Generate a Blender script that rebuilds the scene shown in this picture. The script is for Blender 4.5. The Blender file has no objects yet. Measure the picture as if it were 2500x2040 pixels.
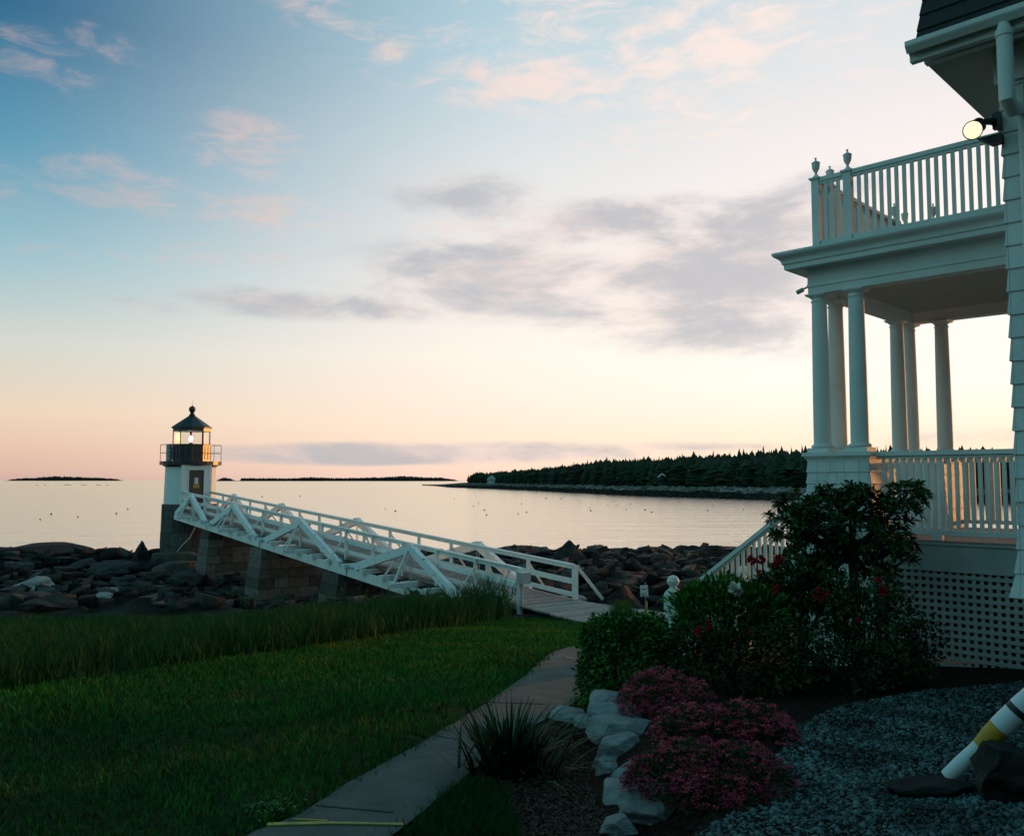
import bpy, math, random
import numpy as np
from mathutils import Vector, Matrix, Quaternion, noise
R = math.radians
random.seed(7)
rng = np.random.default_rng(7)
SC = bpy.context.scene
COL = SC.collection

# ------------------------------------------------------------------ camera
F = 2130.0                       # focal length in photo pixels (photo is 2500 x 2040)
TH = math.atan(150.0 / F)        # camera tilt upward
cam_d = bpy.data.cameras.new("camera")
cam_d.sensor_width = 36.0
cam_d.lens = 36.0 * F / 2500.0
cam_d.clip_start = 0.05
cam_d.clip_end = 60000
cam = bpy.data.objects.new("camera", cam_d)
COL.objects.link(cam)
cam.location = (0, 0, 0)
cam.rotation_euler = (R(90) + TH, 0, 0)
SC.camera = cam
SC.view_settings.view_transform = 'Standard'
SC.view_settings.look = 'None'
SC.view_settings.exposure = 0.08
SC.view_settings.gamma = 1.0
SC.cycles.use_denoising = True
SC.cycles.max_bounces = 6
SC.cycles.sample_clamp_indirect = 4.0

SUN_AZ, SUN_EL = 50.0, 2.6
SEA = -6.3


def lin(r, g, b):
    def f(c):
        c /= 255.0
        return c / 12.92 if c <= 0.04045 else ((c + 0.055) / 1.055) ** 2.4
    return (f(r), f(g), f(b), 1.0)


def azel(px, py):
    dx = (px - 1250) / F
    dy = (1020 - py) / F
    y = math.cos(TH) - dy * math.sin(TH)
    z = math.sin(TH) + dy * math.cos(TH)
    return math.degrees(math.atan2(dx, y)), math.degrees(math.atan2(z, math.hypot(dx, y)))


# ------------------------------------------------------------------ node helper
class NT:
    def __init__(s, tree):
        s.t = tree

    def n(s, typ, **kw):
        nd = s.t.nodes.new(typ)
        for k, v in kw.items():
            setattr(nd, k, v)
        return nd

    def link(s, a, b):
        s.t.links.new(a, b)

    def val(s, sock, v):
        if hasattr(v, 'is_linked'):
            s.link(v, sock)
        else:
            sock.default_value = v

    def math(s, op, a, b=0.0, c=None, clamp=False):
        nd = s.n('ShaderNodeMath', operation=op)
        nd.use_clamp = clamp
        s.val(nd.inputs[0], a)
        s.val(nd.inputs[1], b)
        if c is not None:
            s.val(nd.inputs[2], c)
        return nd.outputs[0]

    def mix(s, f, a, b, blend='MIX'):
        nd = s.n('ShaderNodeMix', data_type='RGBA', blend_type=blend)
        s.val(nd.inputs[0], f)
        s.val(nd.inputs[6], a)
        s.val(nd.inputs[7], b)
        return nd.outputs[2]

    def ramp(s, fac, stops, interp='EASE'):
        nd = s.n('ShaderNodeValToRGB')
        cr = nd.color_ramp
        cr.interpolation = interp
        while len(cr.elements) > 1:
            cr.elements.remove(cr.elements[-1])
        cr.elements[0].position = stops[0][0]
        cr.elements[0].color = stops[0][1]
        for p, c in stops[1:]:
            e = cr.elements.new(p)
            e.color = c
        s.val(nd.inputs[0], fac)
        return nd.outputs[0]

    def smooth(s, v, a, b):
        nd = s.n('ShaderNodeMapRange', interpolation_type='SMOOTHSTEP')
        s.val(nd.inputs[0], v)
        nd.inputs[1].default_value = a
        nd.inputs[2].default_value = b
        nd.inputs[3].default_value = 0
        nd.inputs[4].default_value = 1
        return nd.outputs[0]

    def noise(s, vec, scale, detail=5, rough=0.55, dist=0.0):
        nd = s.n('ShaderNodeTexNoise')
        if vec is not None:
            s.link(vec, nd.inputs['Vector'])
        nd.inputs['Scale'].default_value = scale
        nd.inputs['Detail'].default_value = detail
        nd.inputs['Roughness'].default_value = rough
        nd.inputs['Distortion'].default_value = dist
        return nd.outputs['Fac']


# ------------------------------------------------------------------ sky (world) and sun
world = bpy.data.worlds.new("World")
SC.world = world
world.use_nodes = True
world.node_tree.nodes.clear()
W = NT(world.node_tree)
out = W.n('ShaderNodeOutputWorld')
tc = W.n('ShaderNodeTexCoord')
sep = W.n('ShaderNodeSeparateXYZ')
W.link(tc.outputs['Generated'], sep.inputs[0])
az = W.math('MULTIPLY', W.math('ARCTAN2', sep.outputs[0], sep.outputs[1]), 57.29578)
el = W.math('MULTIPLY', W.math('ARCSINE', W.math('MINIMUM', W.math('MAXIMUM', sep.outputs[2], -1.0), 1.0)), 57.29578)
# angular distance of azimuth from the sunset
da = W.math('ABSOLUTE', W.math('SUBTRACT', az, SUN_AZ))
da = W.math('MINIMUM', da, W.math('SUBTRACT', 360.0, da))
ee = W.math('POWER', W.math('DIVIDE', W.math('MAXIMUM', el, 0.0), 90.0), 0.5)


def E(e):
    return (e / 90.0) ** 0.5


def sky_ramp(stops):
    return W.ramp(ee, [(E(e), lin(*c)) for e, c in stops], 'LINEAR')


c_sun = sky_ramp([(0, (255, 214, 170)), (2, (255, 232, 205)), (6, (255, 248, 238)), (14, (255, 244, 236)),
                  (21, (240, 232, 230)), (28, (212, 220, 224)), (45, (130, 175, 192)), (90, (70, 130, 150))])
c_mid = sky_ramp([(0, (250, 210, 192)), (3, (253, 228, 206)), (8, (252, 239, 227)), (13, (241, 233, 227)),
                  (20, (216, 222, 223)), (27, (178, 206, 217)), (45, (98, 156, 180)), (90, (66, 126, 148))])
c_far = sky_ramp([(0, (198, 164, 156)), (1.5, (222, 186, 166)), (4, (230, 206, 182)), (8, (204, 208, 200)),
                  (13, (146, 186, 198)), (19, (84, 148, 176)), (26, (34, 98, 136)), (45, (34, 92, 120)), (90, (66, 126, 148))])
c_back = sky_ramp([(0, (104, 150, 152)), (10, (132, 190, 196)), (25, (138, 204, 210)), (50, (88, 162, 176)), (90, (66, 126, 148))])
sky = W.mix(W.smooth(da, 24, 60), c_sun, c_mid)
sky = W.mix(W.smooth(da, 47, 85), sky, c_far)
sky = W.mix(W.smooth(da, 90, 140), sky, c_back)

# clouds: blobs in direction space, broken up by noise
qv = W.n('ShaderNodeCombineXYZ')
W.link(az, qv.inputs[0])
W.link(el, qv.inputs[1])
nz = W.n('ShaderNodeMapping')
nz.inputs['Scale'].default_value = (0.085, 0.26, 1)
nz.inputs['Rotation'].default_value = (0, 0, R(-4))
W.link(qv.outputs[0], nz.inputs[0])
n1 = W.noise(nz.outputs[0], 1.0, 9, 0.60, 0.25)
nz2 = W.n('ShaderNodeMapping')
nz2.inputs['Scale'].default_value = (0.30, 0.95, 1)
nz2.inputs['Location'].default_value = (7, 3, 0)
W.link(qv.outputs[0], nz2.inputs[0])
n2 = W.noise(nz2.outputs[0], 1.0, 10, 0.66, 0.5)


def blob(px, py, rx, ry, rot=0.0):
    a, e = azel(px, py)
    ra = rx / F * 57.3
    re = ry / F * 57.3
    m = W.n('ShaderNodeMapping', vector_type='TEXTURE')
    m.inputs['Location'].default_value = (a, e, 0)
    m.inputs['Rotation'].default_value = (0, 0, R(rot))
    m.inputs['Scale'].default_value = (ra, re, 1)
    W.link(qv.outputs[0], m.inputs[0])
    g = W.n('ShaderNodeTexGradient', gradient_type='SPHERICAL')
    W.link(m.outputs[0], g.inputs[0])
    return g.outputs['Fac']


def field(blobs):
    acc = None
    for b in blobs:
        amp = b[5] if len(b) > 5 else 1.0
        f = W.math('MULTIPLY', blob(*b[:5]), amp)
        acc = f if acc is None else W.math('MAXIMUM', acc, f)
    return acc


grey = field([(1250, 675, 560, 150, 0), (1700, 630, 680, 170, 8), (1450, 545, 420, 90, 4), (1850, 560, 420, 130, 12, .95),
              (1650, 760, 620, 160, -6, .8), (1130, 470, 380, 140, -8, .60), (690, 742, 330, 52, -2, .85), (930, 752, 290, 48, -2, .8),
              (1150, 1105, 760, 36, 0, 1.35), (850, 1116, 400, 26, 0, 1.2), (1650, 1092, 340, 20, 0, .8), (2300, 1066, 330, 36, 2, .7),
              (350, 742, 180, 35, -3, .4)])
pink = field([(600, 340, 170, 120, 0, 1.0), (80, 140, 190, 75, -12, .68), (255, 115, 120, 55, -14, .55), (235, 395, 130, 40, -10, .8),
              (300, 462, 240, 75, -6, 1.0), (20, 470, 120, 80, 0, .6), (640, 520, 270, 75, 0, .95), (560, 625, 330, 55, 0, .6), (150, 610, 220, 30, 0, .5),
              (760, 25, 220, 60, -14, .8), (940, 115, 120, 60, -12, .7), (1380, 25, 300, 70, 0, .75), (1300, 205, 420, 110, 0, 1.0),
              (1720, 120, 500, 150, 8, .95), (1650, 300, 500, 120, 6, .5), (1600, 90, 1000, 260, 0, .6), (1200, 560, 500, 200, 0, .4),
              (1900, 720, 300, 120, 0, .5)])
gcov = W.math('ADD', W.math('MULTIPLY', grey, 1.05), W.math('MULTIPLY', W.math('SUBTRACT', n1, 0.5), 2.1))
gmask = W.smooth(gcov, 0.02, 0.86)
gmask = W.math('MULTIPLY', gmask, W.smooth(grey, 0.0, 0.40))
pcov = W.math('ADD', W.math('MULTIPLY', pink, 0.8), W.math('MULTIPLY', W.math('SUBTRACT', n2, 0.5), 2.2))
pmask = W.math('MULTIPLY', W.smooth(pcov, 0.10, 0.95), W.smooth(pink, 0.0, 0.3))
pc = W.mix(W.smooth(da, 35, 85), lin(255, 230, 218), lin(208, 178, 172))
sky = W.mix(W.math('MULTIPLY', pmask, W.math('SUBTRACT', 0.78, W.math('MULTIPLY', W.smooth(da, 48, 85), 0.36))), sky, pc)
gc = W.mix(W.smooth(n1, 0.36, 0.60), lin(238, 218, 210), lin(176, 177, 185))
gc = W.mix(W.smooth(da, 40, 80), gc, W.mix(W.smooth(n1, .38, .62), lin(214, 194, 188), lin(170, 177, 186)))
sky = W.mix(W.math('MULTIPLY', gmask, 0.80), sky, gc)
bg = W.n('ShaderNodeBackground')
W.link(sky, bg.inputs[0])
bg.inputs[1].default_value = 1.0
nish = W.n('ShaderNodeTexSky', sky_type='NISHITA')
nish.sun_disc = False
nish.sun_elevation = R(SUN_EL)
nish.sun_rotation = R(SUN_AZ)
bg2 = W.n('ShaderNodeBackground')
W.link(nish.outputs[0], bg2.inputs[0])
bg2.inputs[1].default_value = 0.01
addw = W.n('ShaderNodeAddShader')
W.link(bg.outputs[0], addw.inputs[0])
W.link(bg2.outputs[0], addw.inputs[1])
W.link(addw.outputs[0], out.inputs[0])

sun_d = bpy.data.lights.new("sun", 'SUN')
sun_d.energy = 2.2
sun_d.color = (1.0, 0.38, 0.08)
sun_d.angle = R(0.6)
sun = bpy.data.objects.new("sun", sun_d)
COL.objects.link(sun)
sv = Vector((math.sin(R(SUN_AZ)) * math.cos(R(SUN_EL)), math.cos(R(SUN_AZ)) * math.cos(R(SUN_EL)), math.sin(R(SUN_EL))))
sun.rotation_euler = (-sv).to_track_quat('-Z', 'Y').to_euler()


# ------------------------------------------------------------------ projection helpers (photo pixel -> place)
def pix(px, py, Y):
    dx = (px - 1250) / F
    dy = (1020 - py) / F
    yw = math.cos(TH) - dy * math.sin(TH)
    zw = math.sin(TH) + dy * math.cos(TH)
    return Vector((dx / yw * Y, Y, zw / yw * Y))


def proj(p):
    d = p[1] * math.cos(TH) + p[2] * math.sin(TH)
    u = -p[1] * math.sin(TH) + p[2] * math.cos(TH)
    return 1250 + F * p[0] / d, 1020 - F * u / d


def zat(X, Y, py):
    k = (1020 - py) / F
    return Y * (k * math.cos(TH) + math.sin(TH)) / (math.cos(TH) - k * math.sin(TH))


def sst(a, b, x):
    t = min(1.0, max(0.0, (x - a) / (b - a)))
    return t * t * (3 - 2 * t)


def lerp(pts, x):
    if x <= pts[0][0]:
        return pts[0][1]
    for (a, fa), (b, fb) in zip(pts, pts[1:]):
        if x <= b:
            return fa + (fb - fa) * (x - a) / (b - a)
    return pts[-1][1]


LP = [(-30, -1.2), (0, -1.5), (12, -2.48), (20, -3.36), (22, -3.56), (24, -3.62), (27, -4.3), (32, -5.1), (42, -5.45), (47, -5.1), (50.5, -4.55), (54, -4.75), (60, -5.7), (66, -7.2), (110, -11)]
LPR = [(-30, -1.2), (0, -1.5), (12, -2.48), (20, -3.36), (22, -3.56), (24, -3.62), (30, -3.85), (44, -4.05), (50, -4.25), (54, -4.9), (58, -5.9), (64, -7.2), (110, -11)]
WALLX = [(0, 0.9), (4.5, 0.72), (6.0, 0.62), (7.2, 0.72), (8.2, 1.6), (10, 3.0), (12, 4.0)]


def T(x, y):
    l = lerp(LP, y)
    if y > 20:
        k = sst(-.13, .0, x / y)
        l = l * (1 - k) + lerp(LPR, y) * k
    r = -1.45 - 0.05 * y
    g = sst(0.0, 0.22, x - lerp(WALLX, y)) * (1 - sst(8.5, 12.0, y))
    return l * (1 - g) + r * g


def ground(px, py):
    Y = 2.5
    while Y < 90:
        p = pix(px, py, Y)
        if p.z <= T(p.x, p.y):
            lo, hi = Y - 0.25, Y
            for _ in range(18):
                m = (lo + hi) / 2
                p = pix(px, py, m)
                if p.z <= T(p.x, p.y):
                    hi = m
                else:
                    lo = m
            p = pix(px, py, hi)
            return Vector((p.x, p.y, T(p.x, p.y)))
        Y += 0.25
    return pix(px, py, 90)


def inpoly(x, y, poly):
    c = False
    j = len(poly) - 1
    for i in range(len(poly)):
        xi, yi = poly[i]
        xj, yj = poly[j]
        if (yi > y) != (yj > y) and x < (xj - xi) * (y - yi) / (yj - yi) + xi:
            c = not c
        j = i
    return c


# ------------------------------------------------------------------ materials
MATS = {}


def mat(name, color, rough=0.7, var=None, scale=3.0, amt=0.5, bump=0.0, bscale=40.0, attr=False, metal=0.0, spec=0.4,
        stretch=None, emit=None, estr=0.0, sub=0.0):
    if name in MATS:
        return MATS[name]
    m = bpy.data.materials.new(name)
    m.use_nodes = True
    t = NT(m.node_tree)
    b = m.node_tree.nodes['Principled BSDF']
    b.inputs['Roughness'].default_value = rough
    b.inputs['Metallic'].default_value = metal
    b.inputs['Specular IOR Level'].default_value = spec
    c4 = tuple(color) + (1.0,)
    tcn = t.n('ShaderNodeTexCoord')
    vec = tcn.outputs['Object']
    if stretch:
        mp = t.n('ShaderNodeMapping')
        mp.inputs['Scale'].default_value = stretch
        t.link(vec, mp.inputs[0])
        vec = mp.outputs[0]
    col = None
    if var is not None:
        nf = t.noise(vec, scale, 6, 0.6)
        f = t.smooth(nf, (0.36 if name == 'peeling_white_paint' else 0.5) - amt * 0.5, (0.36 if name == 'peeling_white_paint' else 0.5) + amt * 0.5)
        col = t.mix(f, c4, tuple(var) + (1.0,))
    if attr:
        an = t.n('ShaderNodeAttribute', attribute_name='col')
        col = t.mix(1.0, col if col is not None else c4, an.outputs['Color'], 'MULTIPLY')
    if col is None:
        b.inputs['Base Color'].default_value = c4
    else:
        t.link(col, b.inputs['Base Color'])
    if bump:
        bn = t.n('ShaderNodeBump')
        bn.inputs['Strength'].default_value = bump
        bn.inputs['Distance'].default_value = 0.02
        t.link(t.noise(vec, bscale, 4, 0.6), bn.inputs['Height'])
        t.link(bn.outputs[0], b.inputs['Normal'])
    if emit:
        b.inputs['Emission Color'].default_value = tuple(emit) + (1.0,)
        b.inputs['Emission Strength'].default_value = estr
    MATS[name] = m
    return m


M_white = mat('white_paint', (.74, .76, .74), .55, (.60, .63, .60), 2.2, .7, .12, 60)
M_shingle = mat('white_shingle_paint', (.72, .75, .74), .6, (.58, .61, .60), 3.0, .8, .25, 45, attr=True)
M_trim = mat('white_trim_paint', (.76, .78, .76), .6, (.60, .63, .60), 1.6, .8, .15, 45, spec=.25)
M_latt = mat('shaded_trim_paint', (.44, .47, .45), .7, (.34, .37, .35), 2.0, .7)  # trim white darkened: shade on skirt and lattice is put into the colour
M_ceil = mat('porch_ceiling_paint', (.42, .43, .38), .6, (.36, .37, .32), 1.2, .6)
M_peel = mat('peeling_white_paint', (.16, .20, .22), .65, (.74, .76, .75), 7, .10, .3, 60)
M_wood = mat('grey_weathered_wood', (.30, .27, .24), .8, (.18, .155, .135), 6, .6, .4, 50, attr=True, stretch=(1, 1, 1))
M_dark = mat('underporch_shade', (.05, .05, .05), .9)  # near-black colour carrying the shade under the porch
M_granite = mat('granite_block', (.100, .097, .088), .92, (.036, .037, .037), 5, .7, .6, 30, attr=True)
M_mortar = mat('dark_mortar', (.04, .04, .04), .9)
M_black = mat('black_gloss_paint', (.012, .012, .012), .36, spec=.5)
M_roofb = mat('black_iron_roof', (.018, .018, .018), .42, spec=.5)
M_door = mat('brown_door_paint', (.10, .075, .05), .7, (.07, .05, .035), 4, .7)
M_notice = mat('white_notice_paper', (.62, .66, .68), .7)
M_yellowsign = mat('yellow_warning_enamel', (.55, .34, .03), .6)
M_signblue = mat('dark_blue_ink', (.02, .05, .10), .6)
M_cable = mat('pale_cable', (.45, .45, .42), .7)
M_grey = mat('grey_painted_steel', (.32, .36, .37), .5)
M_roof = mat('dark_asphalt_shingle', (.022, .022, .024), .9, (.035, .034, .034), 12, .6, .5, 60)
M_fblack = mat('black_lamp_housing', (.015, .015, .015), .45)
M_lens = mat('lit_lens', (.9, .85, .6), .3, emit=(1.0, .84, .40), estr=1.5)
M_beacon = mat('lit_beacon', (1, 1, 1), .3, emit=(1, .98, .92), estr=14.0)
M_grass = mat('lawn_blade', (.008, .128, .015), .8, (.030, .140, .011), .45, .6, attr=True, spec=.15)
M_tall = mat('tall_grass_blade', (.006, .066, .014), .75, (.020, .088, .016), .8, .6, attr=True, spec=.15)
M_leaf_dark = mat('dark_leaf', (.018, .062, .016), .6, attr=True, spec=.2)
M_leaf_mid = mat('mid_green_leaf', (.034, .130, .016), .65, attr=True, spec=.15)
M_leaf_strap = mat('strap_leaf', (.014, .060, .020), .6, attr=True, spec=.08)
M_bark = mat('dark_bark', (.035, .030, .026), .9, (.055, .048, .040), 20, .6, .5, 40)
M_red = mat('red_petal', (.52, .016, .030), .7, attr=True)
M_pink = mat('pink_floret', (.82, .095, .22), .8, attr=True)
M_whitepetal = mat('white_petal', (.75, .72, .62), .7, attr=True)
M_bud = mat('pale_bud', (.22, .24, .09), .7, attr=True)
M_stone = mat('pale_granite_stone', (.32, .33, .33), .92, (.11, .12, .12), 7, .75, .9, 30, spec=.15)
M_rock = mat('dark_shore_rock', (.013, .014, .013), .9, (.034, .034, .030), 3.0, .35, .8, 9, spec=.15)
M_rockmid = mat('grey_shore_rock', (.060, .062, .060), .9, (.018, .019, .018), 3.0, .6, .8, 12, spec=.15)
M_rockpale = mat('pale_boulder', (.30, .30, .29), .85, (.22, .22, .21), 3, .7, .4, 20)
M_rockbrown = mat('brown_ledge', (.062, .052, .038), .9, (.022, .020, .016), 3.5, .6, .8, 10)
M_pebble = mat('gravel_pebble', (.075, .112, .108), .9, attr=True)
M_spruce = mat('spruce_needles', (.016, .034, .020), .9, attr=True, spec=.1)
M_island = mat('far_trees', (.020, .030, .032), .95, spec=.1)  # tree green shifted bluish: distance haze is put into the colour
M_islandrock = mat('far_ledge', (.04, .042, .045), .95, spec=.1)
M_buoyw = mat('buoy_white', (.66, .70, .72), .5)
M_buoyy = mat('buoy_yellow', (.50, .27, .02), .5)
M_buoyb = mat('buoy_black', (.02, .02, .022), .5)
M_floatd = mat('dark_float', (.02, .02, .02), .6)
M_yline = mat('yellow_line_paint', (.42, .36, .05), .7, (.22, .20, .06), 14, .4)
M_rope = mat('yellow_rope', (.60, .42, .05), .8)
M_rust = mat('rusty_brown', (.14, .05, .03), .9)


# ------------------------------------------------------------------ mesh builder
class MB:
    def __init__(s):
        s.v, s.f, s.c = [], [], []
        s.cc = (1, 1, 1)
        s.smooth = False

    def add(s, vs, fs):
        o = len(s.v)
        s.v.extend(Vector(p) for p in vs)
        s.c.extend([s.cc] * len(vs))
        s.f.extend(tuple(i + o for i in f) for f in fs)

    def box8(s, p):
        s.add(p, [(0, 3, 2, 1), (4, 5, 6, 7), (0, 1, 5, 4), (1, 2, 6, 5), (2, 3, 7, 6), (3, 0, 4, 7)])

    def frame(s, o, ax, ay, az_, x0, x1, y0, y1, z0, z1):
        P = lambda x, y, z: o + ax * x + ay * y + az_ * z
        s.box8([P(x0, y0, z0), P(x1, y0, z0), P(x1, y1, z0), P(x0, y1, z0), P(x0, y0, z1), P(x1, y0, z1), P(x1, y1, z1), P(x0, y1, z1)])

    def bar(s, a, b, w, h, up=(0, 0, 1)):
        a, b = Vector(a), Vector(b)
        d = (b - a)
        L = d.length
        d.normalize()
        side = d.cross(Vector(up))
        if side.length < 1e-4:
            side = d.cross(Vector((1, 0, 0)))
        side.normalize()
        u = side.cross(d)
        s.frame(a, d, side, u, 0, L, -w / 2, w / 2, -h / 2, h / 2)

    def tube(s, pts, rad, n=8, cap=True):
        pts = [Vector(p) for p in pts]
        if not hasattr(rad, '__len__'):
            rad = [rad] * len(pts)
        vs, fs = [], []
        prev = None
        for i, p in enumerate(pts):
            d = (pts[min(i + 1, len(pts) - 1)] - pts[max(i - 1, 0)]).normalized()
            if prev is None:
                a = d.cross(Vector((0, 0, 1)))
                if a.length < 1e-3:
                    a = d.cross(Vector((1, 0, 0)))
            else:
                a = prev - d * prev.dot(d)
            a.normalize()
            prev = a
            b = d.cross(a)
            for k in range(n):
                t = 2 * math.pi * k / n
                vs.append(p + (a * math.cos(t) + b * math.sin(t)) * rad[i])
        for i in range(len(pts) - 1):
            for k in range(n):
                k2 = (k + 1) % n
                fs.append((i * n + k, i * n + k2, (i + 1) * n + k2, (i + 1) * n + k))
        if cap:
            fs.append(tuple(range(n - 1, -1, -1)))
            fs.append(tuple(range((len(pts) - 1) * n, len(pts) * n)))
        s.add(vs, fs)

    def lathe(s, prof, o, n=20, axis=(0, 0, 1), a0=0.0):
        o = Vector(o)
        ax = Vector(axis).normalized()
        a = ax.cross(Vector((0, 1, 0)))
        if a.length < 1e-3:
            a = ax.cross(Vector((1, 0, 0)))
        a.normalize()
        b = ax.cross(a)
        vs, fs = [], []
        for r, z in prof:
            for k in range(n):
                t = a0 + 2 * math.pi * k / n
                vs.append(o + ax * z + (a * math.cos(t) + b * math.sin(t)) * max(r, 1e-4))
        for i in range(len(prof) - 1):
            for k in range(n):
                k2 = (k + 1) % n
                fs.append((i * n + k, i * n + k2, (i + 1) * n + k2, (i + 1) * n + k))
        fs.append(tuple(range(n - 1, -1, -1)))
        fs.append(tuple(range((len(prof) - 1) * n, len(prof) * n)))
        s.add(vs, fs)

    def build(s, name, m, parent=None, smooth=False, origin=None):
        off = Vector((0, 0, 0))
        if origin is not None:
            off = Vector(origin)
        par = parent
        base = Vector((0, 0, 0))
        while par is not None:
            base += Vector(par.location)
            par = par.parent
        tot = base + off
        me = bpy.data.meshes.new(name)
        me.from_pydata([(v - tot)[:] for v in s.v], [], s.f)
        if s.c and any(c != (1, 1, 1) for c in s.c):
            ca = me.color_attributes.new('col', 'FLOAT_COLOR', 'POINT')
            ca.data.foreach_set('color', np.array([tuple(c) + (1.0,) for c in s.c], dtype=np.float32).ravel())
        else:
            ca = me.color_attributes.new('col', 'FLOAT_COLOR', 'POINT')
            ca.data.foreach_set('color', np.ones(len(s.v) * 4, dtype=np.float32))
        me.materials.append(m)
        if smooth:
            me.polygons.foreach_set('use_smooth', [True] * len(me.polygons))
        me.update()
        o = bpy.data.objects.new(name, me)
        COL.objects.link(o)
        o.location = off
        o.parent = parent
        return o


def auto_smooth(o, deg=35):
    me = o.data
    me.polygons.foreach_set('use_smooth', [True] * len(me.polygons))
    try:
        me.set_sharp_from_angle(angle=R(deg))
    except Exception:
        pass


def tag(o, label=None, cat=None, group=None, kind=None):
    if label:
        o['label'] = label
    if cat:
        o['category'] = cat
    if group:
        o['group'] = group
    if kind:
        o['kind'] = kind
    return o


def empty(name, loc, label, cat, group=None):
    o = bpy.data.objects.new(name, None)
    COL.objects.link(o)
    o.location = loc
    o.empty_display_size = 0.1
    return tag(o, label, cat, group)


def copy_tree(o, parent=None):
    c = o.copy()
    COL.objects.link(c)
    c.parent = parent
    for ch in list(o.children):
        copy_tree(ch, c)
    return c


# many small faces at once: V is (n, k, 3); faces are index tuples into the k vertices
def np_mesh(name, V, tmpl, cols, m, parent=None):
    n, k, _ = V.shape
    base = Vector((0, 0, 0))
    par = parent
    while par is not None:
        base += Vector(par.location)
        par = par.parent
    V = V - np.array(base[:])
    me = bpy.data.meshes.new(name)
    me.vertices.add(n * k)
    me.vertices.foreach_set('co', V.reshape(-1).astype(np.float32))
    loops, starts, tot = [], [], 0
    per = [len(t) for t in tmpl]
    idx = np.concatenate([np.array(t) for t in tmpl])
    L = (np.arange(n)[:, None] * k + idx[None, :]).reshape(-1)
    st = np.concatenate([[0], np.cumsum(per)])
    S = (np.arange(n)[:, None] * st[-1] + st[None, :-1]).reshape(-1)
    me.loops.add(len(L))
    me.loops.foreach_set('vertex_index', L.astype(np.int32))
    me.polygons.add(len(S))
    me.polygons.foreach_set('loop_start', S.astype(np.int32))
    ca = me.color_attributes.new('col', 'FLOAT_COLOR', 'POINT')
    C = np.ones((n, k, 4), dtype=np.float32)
    C[:, :, :3] = np.asarray(cols, dtype=np.float32)[:, None, :]
    ca.data.foreach_set('color', C.reshape(-1))
    me.materials.append(m)
    me.update(calc_edges=True)
    me.validate()
    o = bpy.data.objects.new(name, me)
    COL.objects.link(o)
    o.parent = parent
    return o


def nrm(a):
    return a / (np.linalg.norm(a, axis=-1, keepdims=True) + 1e-9)


def leaves(P, D, L, Wd, fold=0.25, droop=0.2):
    n = len(P)
    D = nrm(D)
    up = rng.normal(size=(n, 3)) * 0.5 + np.array([0, 0, 1.0])
    S = nrm(np.cross(D, up))
    N = np.cross(S, D)
    L = np.asarray(L)[:, None]
    Wd = np.asarray(Wd)[:, None]
    b = P
    l = P + D * L * 0.45 + S * Wd * 0.5 + N * Wd * fold
    r = P + D * L * 0.45 - S * Wd * 0.5 + N * Wd * fold
    m = P + D * L * 0.5
    t = P + D * L - np.array([0, 0, 1.0]) * L * droop
    return np.stack([b, l, t, r, m], 1), [(0, 4, 1), (1, 4, 2), (0, 3, 4), (3, 2, 4)]


def blades(P, H, Wd, lean, bend=0.35):
    n = len(P)
    a = rng.uniform(0, 2 * np.pi, n)
    S = np.stack([np.cos(a), np.sin(a), np.zeros(n)], 1)
    a2 = rng.uniform(0, 2 * np.pi, n)
    Ld = np.stack([np.cos(a2), np.sin(a2), np.zeros(n)], 1) * (np.asarray(lean) * np.asarray(H))[:, None]
    H = np.asarray(H)[:, None]
    Wd = np.asarray(Wd)[:, None]
    Z = np.array([0, 0, 1.0])
    m = P + Z * H * 0.55 + Ld * bend
    t = P + Z * H + Ld
    return np.stack([P - S * Wd / 2, P + S * Wd / 2, m + S * Wd * .38, m - S * Wd * .38, t], 1), [(0, 1, 2, 3), (3, 2, 4)]


def rockdata(seed, sub=3, planes=20, nz_=0.12):
    rd = random.Random(seed)
    import bmesh
    bm = bmesh.new()
    bmesh.ops.create_icosphere(bm, subdivisions=sub, radius=1.0)
    for _ in range(planes):
        n = Vector((rd.gauss(0, 1), rd.gauss(0, 1), rd.gauss(0, .8))).normalized()
        d = rd.uniform(.48, .85)
        for v in bm.verts:
            q = v.co.dot(n) - d
            if q > 0:
                v.co -= n * q
    for v in bm.verts:
        v.co += v.co.normalized() * (noise.noise(v.co * 2.3 + Vector((seed * 3.1, 0, 0))) * nz_ + noise.noise(v.co * 6 + Vector((seed, 5, 0))) * nz_ * .4)
    for v in bm.verts:
        f_ = (v.co.z + .3 * v.co.x * (seed % 3 - 1)) * 3.2 + seed
        v.co.xy *= 1.0 + .10 * (math.floor(f_) % 2) * (1 - abs(v.co.z) * .5) - .04
    bm.normal_update()
    vs = [v.co.copy() for v in bm.verts]
    fs = [tuple(v.index for v in f.verts) for f in bm.faces]
    bm.free()
    return vs, fs


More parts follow.
